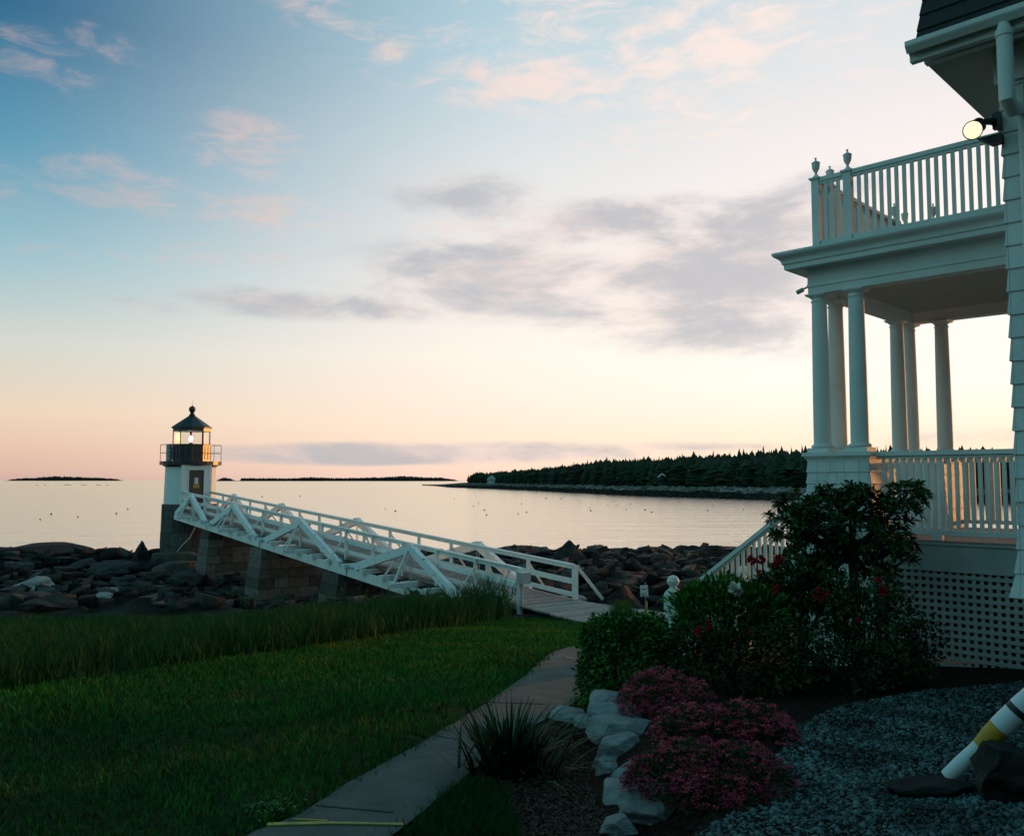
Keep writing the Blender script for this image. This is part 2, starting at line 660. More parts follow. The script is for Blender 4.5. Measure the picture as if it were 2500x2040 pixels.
def slabdata(seed):
    """box-like broken stone with flat faces, chipped edges and bedding ridges"""
    rd = random.Random(seed + 100)
    import bmesh
    bm = bmesh.new()
    bmesh.ops.create_icosphere(bm, subdivisions=4, radius=1.0)
    for v in bm.verts:
        m_ = max(abs(v.co.x), abs(v.co.y), abs(v.co.z))
        v.co = v.co * ((.84 / m_) ** .72)
    for k in range(22):
        n = Vector((rd.gauss(0, 1), rd.gauss(0, 1), rd.gauss(0, .9))).normalized()
        d = rd.uniform(.66, .98)
        for v in bm.verts:
            q = v.co.dot(n) - d
            if q > 0:
                v.co -= n * q
    tl = Vector((rd.uniform(-.2, .2), rd.uniform(-.2, .2), 1))
    for v in bm.verts:
        b_ = v.co.dot(tl) * 3.1 + seed + .5 * noise.noise(v.co * 1.5)
        st = abs(b_ - round(b_))
        v.co.xy *= 1.0 - .045 * max(0, .12 - st) / .12 + .06 * noise.noise(Vector((math.floor(b_) * 3.7, seed, 0)))
        v.co += v.co.normalized() * (noise.noise(v.co * 2.6 + Vector((seed * 2.2, 1, 0))) * .045 + noise.noise(v.co * 7 + Vector((seed, 2, 0))) * .022)
    vs = [v.co.copy() for v in bm.verts]
    fs = [tuple(v.index for v in f.verts) for f in bm.faces]
    bm.free()
    return vs, fs


ROCKS = [rockdata(i) if i % 3 == 0 else slabdata(i) for i in range(9)]
def peakdata(seed):
    rd = random.Random(seed + 300)
    vs, fs = rockdata(seed + 50, 4, 8, .05)
    cuts = []
    for k in range(5):
        a = 2 * math.pi * (k + rd.uniform(-.2, .2)) / 5
        e = rd.uniform(.25, .75)
        cuts.append((Vector((math.cos(a) * math.cos(e), math.sin(a) * math.cos(e), math.sin(e))), rd.uniform(.36, .52)))
    out_v = []
    for v in vs:
        v = Vector((v.x * 1.2, v.y * 1.2, v.z * 1.35))
        for n, d in cuts:
            q = v.dot(n) - d
            if q > 0:
                v -= n * q
        v += v.normalized() * (noise.noise(v * 5) * .05 + noise.noise(v * 11) * .02)
        out_v.append(v * 1.25)
    return out_v, fs


PEAKS = [peakdata(i) for i in range(9)]
SLABS = [slabdata(i + 20) for i in range(9)]


def rock(name, c, r, m, seed=0, rot=0.0, tilt=0.0, label=None, group=None, cat='rock', lib=None):
    vs, fs = (lib or ROCKS)[seed % len(ROCKS)]
    q = Matrix.Rotation(tilt, 3, 'Y') @ Matrix.Rotation(rot, 3, 'Z')
    qz = Matrix.Rotation(rot * .7 + 1.3 * seed, 3, 'Z')
    mb = MB()
    c = Vector(c)
    mb.add([c + q @ Vector((v.x * r[0], v.y * r[1], v.z * r[2])) for v in [qz @ v for v in vs]], fs)
    o = mb.build(name, m, None, origin=c)
    auto_smooth(o, 9)
    return tag(o, label, cat, group)


# ------------------------------------------------------------------ SETTING: ground sheet
TALL_FRONT = [(-80, 1705), (0, 1690), (330, 1640), (700, 1590), (1000, 1545), (1200, 1520), (1300, 1492)]
tf_pts = sorted([(p.x, p.y) for p in (ground(a, b) for a, b in TALL_FRONT)])


def tall_front_y(x):
    return lerp(tf_pts, x)


PATH_L = [(520, 2090), (655, 2022), (713, 2008), (848, 1918), (1025, 1820), (1194, 1717), (1288, 1648), (1352, 1592), (1400, 1578)]
PATH_R = [(900, 2090), (991, 2022), (1066, 1960), (1150, 1890), (1290, 1785), (1400, 1720), (1450, 1690), (1480, 1640), (1500, 1600)]
pl = [ground(*p) for p in PATH_L]
pr = [ground(*p) for p in PATH_R]
path_poly = [(p.x, p.y) for p in pl] + [(p.x, p.y) for p in reversed(pr)]

xs = np.concatenate([np.arange(-420, -60, 15), np.arange(-60, -14, 1.0), np.arange(-14, 12, 0.25), np.arange(12, 60, 1.5), np.arange(60, 421, 15)])
ys = np.concatenate([np.arange(-60, 0, 5.0), np.arange(0, 26, 0.25), np.arange(26, 70, 0.6), np.arange(70, 111, 4.0)])
gb = MB()
vid = {}
vs = []
cols = []
for j, y in enumerate(ys):
    for i, x in enumerate(xs):
        z = T(x, y)
        rk = sst(20.5, 24.0, y + noise.noise(Vector((x * .3, y * .3, 0))) * 2)
        if rk > 0:
            k = noise.noise(Vector((x * .22, y * .35, 1))) * .55 + noise.noise(Vector((x * .7, y * .9, 4))) * .25 + noise.noise(Vector((x * 1.7, y * 1.9, 8))) * .12
            k = k + 0.18 * math.floor(k * 5) / 5.0
            z += rk * k * (1 if y < 62 else .5)
        soil = sst(0.0, 0.1, x - lerp(WALLX, y) + .1) * (1 - sst(11, 13, y))
        if -.9 < x and y < 8.2 and inpoly(*proj((x, y, z)), [(1150, 1890), (1290, 1770), (1420, 1725), (1520, 1700), (1560, 2060), (1180, 2060), (1050, 1990)]):
            soil = 1
        vs.append((x, y, z))
        cols.append((rk, soil, 0))
nx = len(xs)
gb.v = [Vector(v) for v in vs]
gb.c = cols
gb.f = [(j * nx + i, j * nx + i + 1, (j + 1) * nx + i + 1, (j + 1) * nx + i) for j in range(len(ys) - 1) for i in range(nx - 1)]
mg = bpy.data.materials.new('ground_cover')
mg.use_nodes = True
t = NT(mg.node_tree)
b = mg.node_tree.nodes['Principled BSDF']
b.inputs['Roughness'].default_value = .95
b.inputs['Specular IOR Level'].default_value = .1
an = t.n('ShaderNodeAttribute', attribute_name='col')
sp = t.n('ShaderNodeSeparateColor')
t.link(an.outputs['Color'], sp.inputs[0])
ob = t.n('ShaderNodeTexCoord').outputs['Object']
lawn = t.mix(t.smooth(t.noise(ob, .5, 5), .42, .66), (.005, .060, .008, 1), (.060, .060, .014, 1))
lawn = t.mix(t.smooth(t.noise(ob, 14, 5), .35, .7), (.004, .022, .003, 1), lawn)
soil = t.mix(t.smooth(t.noise(ob, 30, 6, .7), .4, .65), (.008, .006, .004, 1), (.060, .042, .026, 1))
rockc = t.mix(t.smooth(t.noise(ob, .6, 8, .65), .40, .62), (.008, .009, .008, 1), (.038, .037, .032, 1))
wet = t.n('ShaderNodeSeparateXYZ')
t.link(ob, wet.inputs[0])
rockc = t.mix(t.smooth(wet.outputs[2], -4.3, -5.0), rockc, (.012, .011, .007, 1))
c = t.mix(sp.outputs[1], lawn, soil)
c = t.mix(sp.outputs[0], c, rockc)
t.link(c, b.inputs['Base Color'])
bn = t.n('ShaderNodeBump')
bn.inputs['Strength'].default_value = 1.0
bn.inputs['Distance'].default_value = .12
t.link(t.noise(ob, 5, 9, .75), bn.inputs['Height'])
t.link(bn.outputs[0], b.inputs['Normal'])
g_o = gb.build('ground', mg)
tag(g_o, kind='structure')

# sea
mw = bpy.data.materials.new('sea_water')
mw.use_nodes = True
t = NT(mw.node_tree)
mw.node_tree.nodes.remove(mw.node_tree.nodes['Principled BSDF'])
df = t.n('ShaderNodeBsdfDiffuse')
df.inputs[0].default_value = (.010, .028, .034, 1)
gls = t.n('ShaderNodeBsdfGlossy')
gls.inputs[0].default_value = (1.0, .925, .80, 1)
gls.inputs['Roughness'].default_value = .16
ob = t.n('ShaderNodeTexCoord').outputs['Object']
mp = t.n('ShaderNodeMapping')
mp.inputs['Scale'].default_value = (.30, 1.0, 1)
t.link(ob, mp.inputs[0])
wv = t.math('ADD', t.math('MULTIPLY', t.noise(mp.outputs[0], 1.1, 5, .6, .3), 1.0), t.math('MULTIPLY', t.noise(mp.outputs[0], .16, 4, .6), 3.0))
bn = t.n('ShaderNodeBump')
bn.inputs['Strength'].default_value = .55
bn.inputs['Distance'].default_value = .25
t.link(wv, bn.inputs['Height'])
t.link(bn.outputs[0], gls.inputs['Normal'])
mxw = t.n('ShaderNodeMixShader')
mxw.inputs[0].default_value = .95
t.link(df.outputs[0], mxw.inputs[1])
t.link(gls.outputs[0], mxw.inputs[2])
t.link(mxw.outputs[0], mw.node_tree.nodes['Material Output'].inputs[0])
sb = MB()
sb.add([(-24000, 40, SEA), (24000, 40, SEA), (24000, 26000, SEA), (-24000, 26000, SEA)], [(0, 1, 2, 3)])
tag(sb.build('sea', mw), kind='structure')

# concrete path with a painted edge
mpth = mat('concrete_path', (.150, .160, .146), .95, (.070, .077, .074), 3.5, .9, .8, 70, spec=.1)


def resample(pts, n):
    d = [0]
    for a, b_ in zip(pts, pts[1:]):
        d.append(d[-1] + (b_ - a).length)
    o = []
    for i in range(n):
        s_ = d[-1] * i / (n - 1)
        k = 0
        while k < len(d) - 2 and d[k + 1] < s_:
            k += 1
        f_ = (s_ - d[k]) / (d[k + 1] - d[k])
        o.append(pts[k].lerp(pts[k + 1], f_))
    return o


A_, B_ = resample(pl, 60), resample(pr, 60)
pb = MB()
NN = 9
vs, fs = [], []
for i in range(60):
    for j in range(NN):
        p = A_[i].lerp(B_[i], j / (NN - 1))
        e = noise.noise(Vector((i * .6, j * 5, 0))) * .02 if j in (0, NN - 1) else 0
        vs.append((p.x + e, p.y, T(p.x, p.y) + .022))
for i in range(59):
    for j in range(NN - 1):
        fs.append((i * NN + j, i * NN + j + 1, (i + 1) * NN + j + 1, (i + 1) * NN + j))
pb.add(vs, fs)
tag(pb.build('path', mpth), kind='structure')
jb = MB()
for (a, b_) in [((1190, 1719), (1330, 1724)), ((1052, 1800), (1120, 1812)), ((770, 1975), (960, 1992))]:
    p, q = ground(*a), ground(*b_)
    jb.bar(p + Vector((0, 0, .024)), q + Vector((0, 0, .024)), .014, .006)
tag(jb.build('path_joints', M_mortar), kind='structure')
yb = MB()
for a, b_, w in [((652, 2024), (800, 2020), .036), ((800, 2020), (986, 2024), .026), ((715, 2011), (800, 2015), .014), ((1378, 1608), (1398, 1612), .03)]:
    p, q = ground(*a), ground(*b_)
    dz = Vector((0, 0, .0285))
    yb.bar(p + dz, q + dz, w, .006)
tag(yb.build('path_edge_line', M_yline), kind='structure')

# ------------------------------------------------------------------ far shore: wooded headland, islands
HW = [(1030, 1184.5), (1060, 1186), (1100, 1189.6), (1206, 1193), (1324, 1198), (1434, 1204), (1523, 1208.6), (1629, 1212.5), (1734, 1215.5), (1819, 1219), (1895, 1221),
      (2050, 1224), (2250, 1227), (2480, 1230), (2620, 1231)]
SKYL = [(1140, 1160), (1156, 1151), (1200, 1151), (1250, 1146), (1300, 1142), (1354, 1135), (1402, 1127), (1438, 1120), (1478, 1114), (1523, 1112), (1586, 1110), (1650, 1108),
        (1671, 1103), (1734, 1102), (1777, 1099), (1819, 1095), (1853, 1090), (1903, 1088), (1971, 1086), (2150, 1086), (2300, 1085), (2420, 1086), (2500, 1100), (2620, 1130)]
hb = MB()
prof = [(0, -.6), (3, .4), (9, 1.6), (14, 2.6), (20, 3.4), (26, 4.0), (60, 6), (130, 9), (200, 9)]
cols_px = np.arange(1030, 2621, 6)
hv, hc = [], []


def headpt(px, back):
    wy = lerp(HW, px)
    Yw = SEA / zat(0, 1.0, wy)
    p = pix(px, wy, Yw)
    d = Vector((p.x, p.y, 0)).normalized()
    return p, d


for px in cols_px:
    p, d = headpt(px, 0)
    sk = lerp(SKYL, px)
    edge = sst(1030, 1150, px)
    for k, (bk, h) in enumerate(prof):
        q = p + d * (bk * (1 if edge > .5 else .4 + edge))
        zz = SEA + h * (.25 + .75 * edge)
        if bk >= 60:
            dist = math.hypot(q.x, q.y)
            top = zat(q.x, q.y, sk) - 11.5
            zz = max(SEA + 2 * edge, min(zz + 40, top)) if edge > .3 else SEA + .5
            if bk == 60:
                zz = SEA + 4 * edge + (zz - SEA - 4) * .45 if zz > SEA + 4 else zz
            if bk == 200:
                zz = SEA - 2
        zz += noise.noise(Vector((px * .13, k * 3, 0))) * .7 * (k in (1, 2, 3, 4)) * (.4 + .6 * edge)
        hb.v.append(Vector((q.x, q.y, zz)))
        hb.c.append([(.35, .32, .25), (.35, .35, .3), (.5, .5, .45), (1.6, 1.6, 1.5), (3.2, 3.2, 3.0), (.7, 1.0, .6), (.4, .6, .4), (.4, .6, .4), (.4, .6, .4)][k])
K = len(prof)
for i in range(len(cols_px) - 1):
    for k in range(K - 1):
        hb.f.append((i * K + k, (i + 1) * K + k, (i + 1) * K + k + 1, i * K + k + 1))
M_head = mat('headland_shore', (.022, .022, .019), .95, (.05, .05, .045), .35, .5, attr=True, spec=.1)
tag(hb.build('headland', M_head), kind='structure')


def spruce_arrays(seed):
    rd = random.Random(seed)
    vs, fs = [], []
    n = 7
    layers = 9
    lean = rd.uniform(-.03, .03)
    pw = rd.choice([.7, .9, 1.2])
    blunt = seed in (2, 5)
    for i in range(layers):
        f0 = i / layers
        z0 = .06 + .88 * f0 + rd.uniform(-.02, .02)
        r0 = (.27 * (1 - f0) ** pw + .012) * rd.uniform(.6, 1.25)
        if blunt:
            r0 = (.30 * math.sin(math.pi * min(1, .22 + .78 * f0)) ** .7 + .03) * rd.uniform(.7, 1.2)
        zt = min(1.0, z0 + .20)
        o = len(vs)
        ox, oy = rd.uniform(-.03, .03) * (1 - f0), rd.uniform(-.03, .03) * (1 - f0)
        for k in range(n):
            a = 2 * math.pi * (k + rd.random() * .8) / n
            r = r0 * rd.uniform(.45, 1.25)
            vs.append((r * math.cos(a) + lean * z0 + ox, r * math.sin(a) + oy, z0 - .07 * rd.random()))
        vs.append((lean * zt, 0, zt))
        for k in range(n):
            fs.append((o + k, o + (k + 1) % n, o + n))
    o = len(vs)
    for k in range(5):
        a = 2 * math.pi * k / 5
        vs.append((.016 * math.cos(a), .016 * math.sin(a), -.05))
    vs.append((lean, 0, .97))
    for k in range(5):
        fs.append((o + k, o + (k + 1) % 5, o + 5))
    return np.array(vs), fs


SPR = [spruce_arrays(i) for i in range(6)]


def hz(px, back):
    p, d = headpt(px, 0)
    q = p + d * back
    sk = lerp(SKYL, px)
    top = zat(q.x, q.y, sk) - 11.5
    z1 = SEA + 4.0
    z2 = max(SEA + 4, top)
    return Vector((q.x, q.y, z1 + (z2 - z1) * sst(24, 120, back)))


VV, CC = [], []
for i in range(7500):
    px = 1148 + (2600 - 1148) * rng.random()
    back = 23 + 112 * rng.random() ** 1.1
    sk = lerp(SKYL, px) + 5 * noise.noise(Vector((px * .03, 0, 0)))
    q = hz(px, back)
    h = rng.uniform(4.5, 10.5) * (.85 + .15 * sst(1140, 1260, px))
    tip = zat(q.x, q.y, sk + rng.uniform(0, 9))
    h = min(h, max(2.5, tip - q.z))
    V, fsx = SPR[rng.integers(6)]
    a = rng.uniform(0, 6.28)
    ca, sa = math.cos(a), math.sin(a)
    w = rng.uniform(.8, 1.55) * h
    VV.append(np.stack([(V[:, 0] * ca - V[:, 1] * sa) * w + q.x, (V[:, 0] * sa + V[:, 1] * ca) * w + q.y, V[:, 2] * h + q.z], 1))
    s_ = rng.uniform(.45, 1.5)
    CC.append((s_ * rng.uniform(.8, 1.3), s_, s_ * rng.uniform(.8, 1.1)))
tag(np_mesh('forest', np.array(VV), SPR[0][1], np.array(CC), M_spruce), 'dense dark spruce wood covering the headland across the bay', 'forest', kind='stuff')
# pale and dark stones strewn along the far shore
P_, S_, CC = [], [], []
for i in range(5200):
    px = rng.uniform(1090, 2600)
    bk = rng.uniform(.5, 21)
    p, d = headpt(px, 0)
    q = p + d * bk
    z = SEA + lerp([(0, -.1), (3, .4), (9, 1.6), (14, 2.6), (20, 3.4), (26, 4.0)], bk) * (.25 + .75 * sst(1030, 1150, px))
    pale = bk > 11 + 3 * noise.noise(Vector((px * .02, 0, 0)))
    P_.append((q.x, q.y, z))
    S_.append(rng.uniform(.25, .9) * (1.2 if pale else .9))
    s_ = rng.uniform(2.0, 7.5) if pale else rng.uniform(.3, .9)
    CC.append((s_, s_, s_ * .95))
o6 = np.array([(1, 0, 0), (-1, 0, 0), (0, 1, 0), (0, -1, 0), (0, 0, 1), (0, 0, -1.0)])
V = (o6[None] * rng.uniform(.5, 1.3, (len(P_), 6, 1)) + rng.normal(size=(len(P_), 6, 3)) * .25) * np.array(S_)[:, None, None] * np.array([1.6, 1.2, .55]) + np.array(P_)[:, None, :]
tag(np_mesh('far_shore_stones', V, [(0, 2, 4), (2, 1, 4), (1, 3, 4), (3, 0, 4), (2, 0, 5), (1, 2, 5), (3, 1, 5), (0, 3, 5)], np.array(CC), M_head), 'band of pale stones above dark weed along the far shore', 'stones', kind='stuff')

# the spruces that stand out of the mass: each its own object
sp_proto = []
for V, fsx in SPR:
    mb = MB()
    mb.add([tuple(v) for v in V], fsx)
    sp_proto.append(mb.build('spruce_tree', M_spruce))


def spruce(px, back, h, w=1.0, label='dark pointed spruce rising above the skyline of the wooded headland', first=[0] * 6):
    k = rng.integers(6)
    q = hz(px, back)
    if first[k] == 0:
        o = sp_proto[k]
        first[k] = 1
    else:
        o = sp_proto[k].copy()
        COL.objects.link(o)
    o.location = q
    o.rotation_euler = (0, 0, rng.uniform(0, 6.28))
    o.scale = (h * w, h * w, h)
    return tag(o, label, 'tree', 'spruces on the headland')


for px in [1152, 1166, 1180, 1193, 1206, 1219, 1232, 1244, 1262, 1281, 1300, 1321, 1341, 1358, 1379, 1401, 1420, 1438, 1458, 1478, 1502, 1524, 1545, 1568, 1590, 1612, 1634,
           1655, 1672, 1690, 1712, 1735, 1758, 1780, 1800, 1822, 1845, 1868, 1890, 1912, 1935, 1955, 1975, 2142, 2160, 2180, 2245, 2262, 2340, 2360, 2380, 2402, 2424, 2446]:
    back = 105 + 20 * rng.random()
    q = hz(px, back)
    sk = lerp(SKYL, px)
    h = max(4, zat(q.x, q.y, sk - rng.uniform(-5, 3.5)) - q.z)
    spruce(px + rng.uniform(-9, 9), back, h, rng.uniform(.45, .8))
spruce(1143, 22, 6.0, 1.0, 'small dark spruce standing apart at the seaward tip of the headland')
for px in [1160, 1172, 1188, 1236, 1258, 1290, 1330, 1370, 1430, 1490, 1530, 1570, 1640, 1680, 1730, 1790, 1850, 1910]:
    spruce(px, 24 + 3 * rng.random(), rng.uniform(6, 10), 1.1, 'dark spruce at the foot of the wood just above the pale shore rocks')


for k, (x, y, h, w) in enumerate([(-17, -6, 10, 1.5), (-12.5, -9, 12, 1.4), (-7.5, -11, 11, 1.5), (-3, -10, 13, 1.3), (2, -11, 12, 1.4), (6.5, -8, 12.5, 1.4), (11, -9, 13, 1.4), (-22, -3, 9, 1.5)]):  # unseen spruces added to block low sky and darken the foreground
    o = sp_proto[k % 6].copy()
    COL.objects.link(o)
    o.location = (x, y, T(x, y))
    o.scale = (h * w, h * w, h)
    o.rotation_euler = (0, 0, k * 1.1)
    tag(o, 'large dark spruce, unseen, added behind the viewpoint to block low sky', 'tree', 'unseen spruces added to block low sky')


def cottage(px, py, back, w, h, label, dark=False):
    q = hz(px, back)
    q.z = zat(q.x, q.y, py)
    e = empty('cottage', q, label, 'house', 'cottages on the headland')
    fwd = Vector((q.x, q.y, 0)).normalized()
    sd = Vector((fwd.y, -fwd.x, 0))
    U = Vector((0, 0, 1))
    wm = M_floatd if dark else M_grey
    mb = MB()
    mb.frame(q, sd, fwd, U, -w / 2, w / 2, 0, w * .8, -1.5, h)
    mb.add([q + sd * -w / 2 + U * h, q + sd * w / 2 + U * h, q + U * (h + w * .38), q + sd * -w / 2 + U * h + fwd * w * .8, q + sd * w / 2 + U * h + fwd * w * .8, q + U * (h + w * .38) + fwd * w * .8],
           [(0, 1, 2), (3, 5, 4)])
    mb.build('wall', wm, e)
    rb = MB()
    for s_ in (-1, 1):
        a = q + sd * (s_ * w * .58) + U * (h - .35) - fwd * .4
        c_ = q + U * (h + w * .40 + .1) - fwd * .4
        k = fwd * (w * .8 + .8)
        n = U * .18
        rb.box8([a, c_, c_ + k, a + k, a + n, c_ + n, c_ + k + n, a + k + n])
    rb.build('roof', M_roof, e)
    for x in (-w * .28, w * .02, w * .28):
        wb = MB()
        wb.frame(q, sd, fwd, U, x - w * .07, x + w * .07, -.06, .02, h * .3, h * .75)
        wb.build('window', M_black, e)
    tb = MB()
    for s_ in (-1, 1):
        tb.bar(q + sd * (s_ * w * .57) + U * (h - .22) - fwd * .45, q + U * (h + w * .40 + .05) - fwd * .45, .12, .35)
    tb.build('gable_trim', M_white, e)
    ch = MB()
    ch.frame(q, sd, fwd, U, w * .2, w * .32, w * .5, w * .65, h, h + w * .5)
    ch.build('chimney', M_rockmid, e)
    return e


cottage(1200, 1175.5, 16, 5.6, 1.9, 'small white cottage at the left tip of the wooded headland')
cottage(1617, 1177, 22, 3.0, 2.2, 'dark gabled cottage with white trim among the trees in mid headland', True)

# islands on the horizon
def island(name, x0, x1, Yd, base_py, tops, label, seed):
    rd = random.Random(seed)
    mb = MB()
    tb = MB()
    n = int((x1 - x0) / 1.1)
    for i in range(n):
        px = x0 + (x1 - x0) * (i + rd.random()) / n
        hpx = lerp(tops, px)
        if hpx <= 0.6:
            continue
        q = pix(px, base_py, Yd + rd.uniform(-60, 120))
        q.z = SEA
        h = max(1.5, hpx * Yd / F * rd.uniform(.75, 1.08))
        w = h * rd.uniform(.25, .42)
        mb.lathe([(w * .5, h * .05), (w, h * .35), (w * .75, h * .65), (w * .15, h)], q, 6)
        mb.lathe([(w * 1.6, -1), (w * 1.4, h * .3), (w * .3, h * .55)], q + Vector((rd.uniform(-w, w), 20, 0)), 6)
    e = empty(name, pix((x0 + x1) / 2, base_py, Yd), label, 'island')
    e.location.z = SEA
    mb.build('tree_cover', M_island, e)['kind'] = 'stuff'
    rk = MB()
    pts = 40
    a, b_ = pix(x0 - 12, base_py, Yd), pix(x1 + 12, base_py, Yd)
    vs, fs = [], []
    for i in range(pts + 1):
        p = a.lerp(b_, i / pts)
        hh = (1.0 + rd.random() * 1.6) * math.sin(math.pi * i / pts) ** .3
        wd = 90 * math.sin(math.pi * i / pts) ** .5 + 1
        vs += [(p.x, p.y - wd, SEA - .3), (p.x, p.y - wd * .3, SEA + hh), (p.x, p.y + wd, SEA + hh), (p.x, p.y + wd * 1.5, SEA - .3)]
    for i in range(pts):
        for k in range(3):
            fs.append((i * 4 + k, i * 4 + k + 1, i * 4 + 5 + k, i * 4 + 4 + k))
    rk.add(vs, fs)
    rk.build('ledge', M_islandrock, e)


island('island', 18, 292, 4200, 1170.5, [(18, 2), (40, 6), (90, 8), (135, 12), (200, 9), (260, 7), (285, 5), (300, 0)], 'low wooded island on the horizon left of the lighthouse', 3)
island('island', 530, 1118, 3400, 1173, [(530, 3), (545, 9), (562, 7), (574, 0), (584, 0), (590, 8), (640, 8), (700, 7), (760, 10), (820, 8), (900, 9), (960, 11), (980, 13), (1040, 9), (1080, 9), (1110, 4), (1120, 0)],
       'long low wooded island on the horizon between lighthouse and headland', 5)
lb = MB()
for px, w in [(165, 22), (205, 16), (240, 14), (262, 6), (110, 6), (90, 5)]:
    p = pix(px, 1183.5, 1000)
    p.z = SEA
    r_ = w / F * 1000 / 2
    lb.lathe([(r_, -.2), (r_ * .7, .35), (r_ * .2, .5)], p, 9)
tag(lb.build('ledge', M_islandrock, None, origin=pix(165, 1183.5, 1000)), 'thin black tidal ledge breaking the water below the left island', 'ledge')

# ------------------------------------------------------------------ lobster floats on the bay
FL = [(22, 395), (133, 440), (195, 462), (208, 490), (160, 418), (390, 485), (438, 474), (550, 395), (410, 425), (640, 397), (752, 418), (802, 447), (809, 465), (908, 435), (956, 436),
      (1013, 459), (1040, 427), (1122, 461), (1160, 474), (1485, 465), (1515, 440), (1690, 459), (1840, 474)]
FL = [(1100 + a / 2.364, 1050 + b / 2.364) for a, b in FL]
FL += [(98, 1268), (125, 1255), (284, 1254), (190, 1262), (312, 1243), (756, 1281), (640, 1213), (733, 1211), (965, 1248), (940, 1242), (1575, 1245), (1592, 1250), (1728, 1246), (868, 1172.9)]
fl0 = MB()
fl0.lathe([(.02, -.1), (.10, -.02), (.13, .08), (.10, .16), (.03, .20)], (0, 0, 0), 10)
f0 = fl0.build('lobster_float', M_floatd)
for i, (px, py) in enumerate(FL):
    o = f0 if i == 0 else f0.copy()
    if i:
        COL.objects.link(o)
    Yw = SEA / zat(0, 1.0, max(py, 1173.5))
    p = pix(px, py, Yw)
    o.location = (p.x, p.y, SEA)
    s_ = rng.uniform(.8, 1.3) * max(1, Yw / 210.0)
    o.scale = (s_, s_, s_)
    tag(o, 'small dark lobster float dotting the calm bay', 'buoy', 'lobster floats on the bay')

# ------------------------------------------------------------------ LIGHTHOUSE
U = Vector((0, 0, 1))
LY = 52.0
lc = pix(463.5, 1230, LY)
LX = lc.x


def lz(py):
    return zat(LX, LY, py)


cdir = Vector((-LX, -LY, 0)).normalized()          # tower -> viewer side
rdir = Vector((-cdir.y, cdir.x, 0))
if rdir.x < 0:
    rdir = -rdir


def lp(a, r, z):
    a = R(a)
    return Vector((LX, LY, 0)) + cdir * (math.cos(a) * r) + rdir * (math.sin(a) * r) + U * z


def ngon(mb, n, a0, prof, cap=True):
    vs, fs = [], []
    for r, z in prof:
        for k in range(n):
            vs.append(lp(a0 + 360.0 * k / n, r, z))
    for i in range(len(prof) - 1):
        for k in range(n):
            k2 = (k + 1) % n
            fs.append((i * n + k, i * n + k2, (i + 1) * n + k2, (i + 1) * n + k))
    if cap:
        fs.append(tuple(range(n - 1, -1, -1)))
        fs.append(tuple(range((len(prof) - 1) * n, len(prof) * n)))
    mb.add(vs, fs)


pxm = LY / F                                       # metres per photo pixel at the tower
zb, zbt, zgal, zgt = lz(1356), lz(1229), lz(1135), lz(1126.5)
zwl, zwin, zeave, zneck, zball, ztip = lz(1084.6), lz(1053), lz(1044), lz(1013), lz(999), lz(988.5)
lh = empty('lighthouse', (LX, LY, zb), 'white lighthouse with black lantern and lit lamp on a grey granite base', 'lighthouse')

rd = random.Random(4)
mb = MB()
mb.cc = (.35, .35, .35)
mb.lathe([(1.58, zb - 1.2), (1.46, zbt - .03)], (LX, LY, 0), 40)
nC = 5
for i in range(nC):
    z0, z1 = zb - 1.0 + (zbt - zb + 1.0) * i / nC, zb - 1.0 + (zbt - zb + 1.0) * (i + 1) / nC
    ro0 = 1.64 - .10 * i / nC
    a = rd.uniform(0, 40)
    end = a + 360
    while a < end - 1:
        w = min(rd.uniform(26, 44), end - a)
        if end - a - w < 12:
            w = end - a
        s_ = rd.uniform(.7, 1.15)
        mb.cc = (s_ * rd.uniform(.95, 1.12), s_, s_ * rd.uniform(.88, 1.02))
        m_ = 5
        ro = ro0 + rd.uniform(-.012, .012)
        g = .5
        vs, fs = [], []
        for j in range(m_ + 1):
            aa = a + g + (w - 2 * g) * j / m_
            vs += [lp(aa, 1.3, z0 + .012), lp(aa, ro, z0 + .012), lp(aa, ro - .012, z1 - .012), lp(aa, 1.3, z1 - .012)]
        for j in range(m_):
            for k in range(4):
                fs.append((j * 4 + k, j * 4 + 4 + k, j * 4 + 4 + (k + 1) % 4, j * 4 + (k + 1) % 4))
        fs += [(0, 1, 2, 3), (m_ * 4 + 3, m_ * 4 + 2, m_ * 4 + 1, m_ * 4)]
        mb.add(vs, fs)
        a += w
mb.build('granite_base', M_granite, lh)
mb = MB()
mb.lathe([(1.465, zbt), (1.41, zgal)], (LX, LY, 0), 56)
o = mb.build('tower_wall', M_white, lh)
auto_smooth(o)
# door block facing the footbridge
DA = 13.0
dn = (cdir * math.cos(R(DA)) + rdir * math.sin(R(DA)))
ds = Vector((-dn.y, dn.x, 0))
if ds.dot(rdir) < 0:
    ds = -ds
ctr = Vector((LX, LY, 0)) + ds * .0
zd0 = lz(1245)
dt = lz(1148)
mb = MB()
fr = lambda x0, x1, y0, y1, z0, z1: mb.frame(ctr, ds, dn, U, x0, x1, y0, y1, z0, z1)
fr(-.84, -.44, .9, 1.52, zd0 - .1, zgal - .003)
fr(.40, .84, .9, 1.52, zd0 - .1, zgal - .003)
fr(-.44, .40, .9, 1.52, dt, zgal - .003)
fr(-.84, .84, .9, 1.49, zd0 - .45, zd0 - .1)
o = mb.build('door_surround', M_peel if False else M_white, lh)
mb = MB()
fr(-.50, -.44, 1.522, 1.56, zd0, dt + .04)
fr(.40, .46, 1.522, 1.56, zd0, dt + .04)
fr(-.53, .49, 1.522, 1.57, dt + .0405, dt + .10)
mb.build('door_trim', M_trim, lh)
dr = MB()
mb = dr
fr(-.44, .40, 1.0, 1.478, zd0 - .1, dt)
for x in (-.3, -.05, .2):
    fr(x, x + .012, 1.478, 1.484, zd0, dt - .03)
d_o = dr.build('door', M_door, lh)
mb = MB()
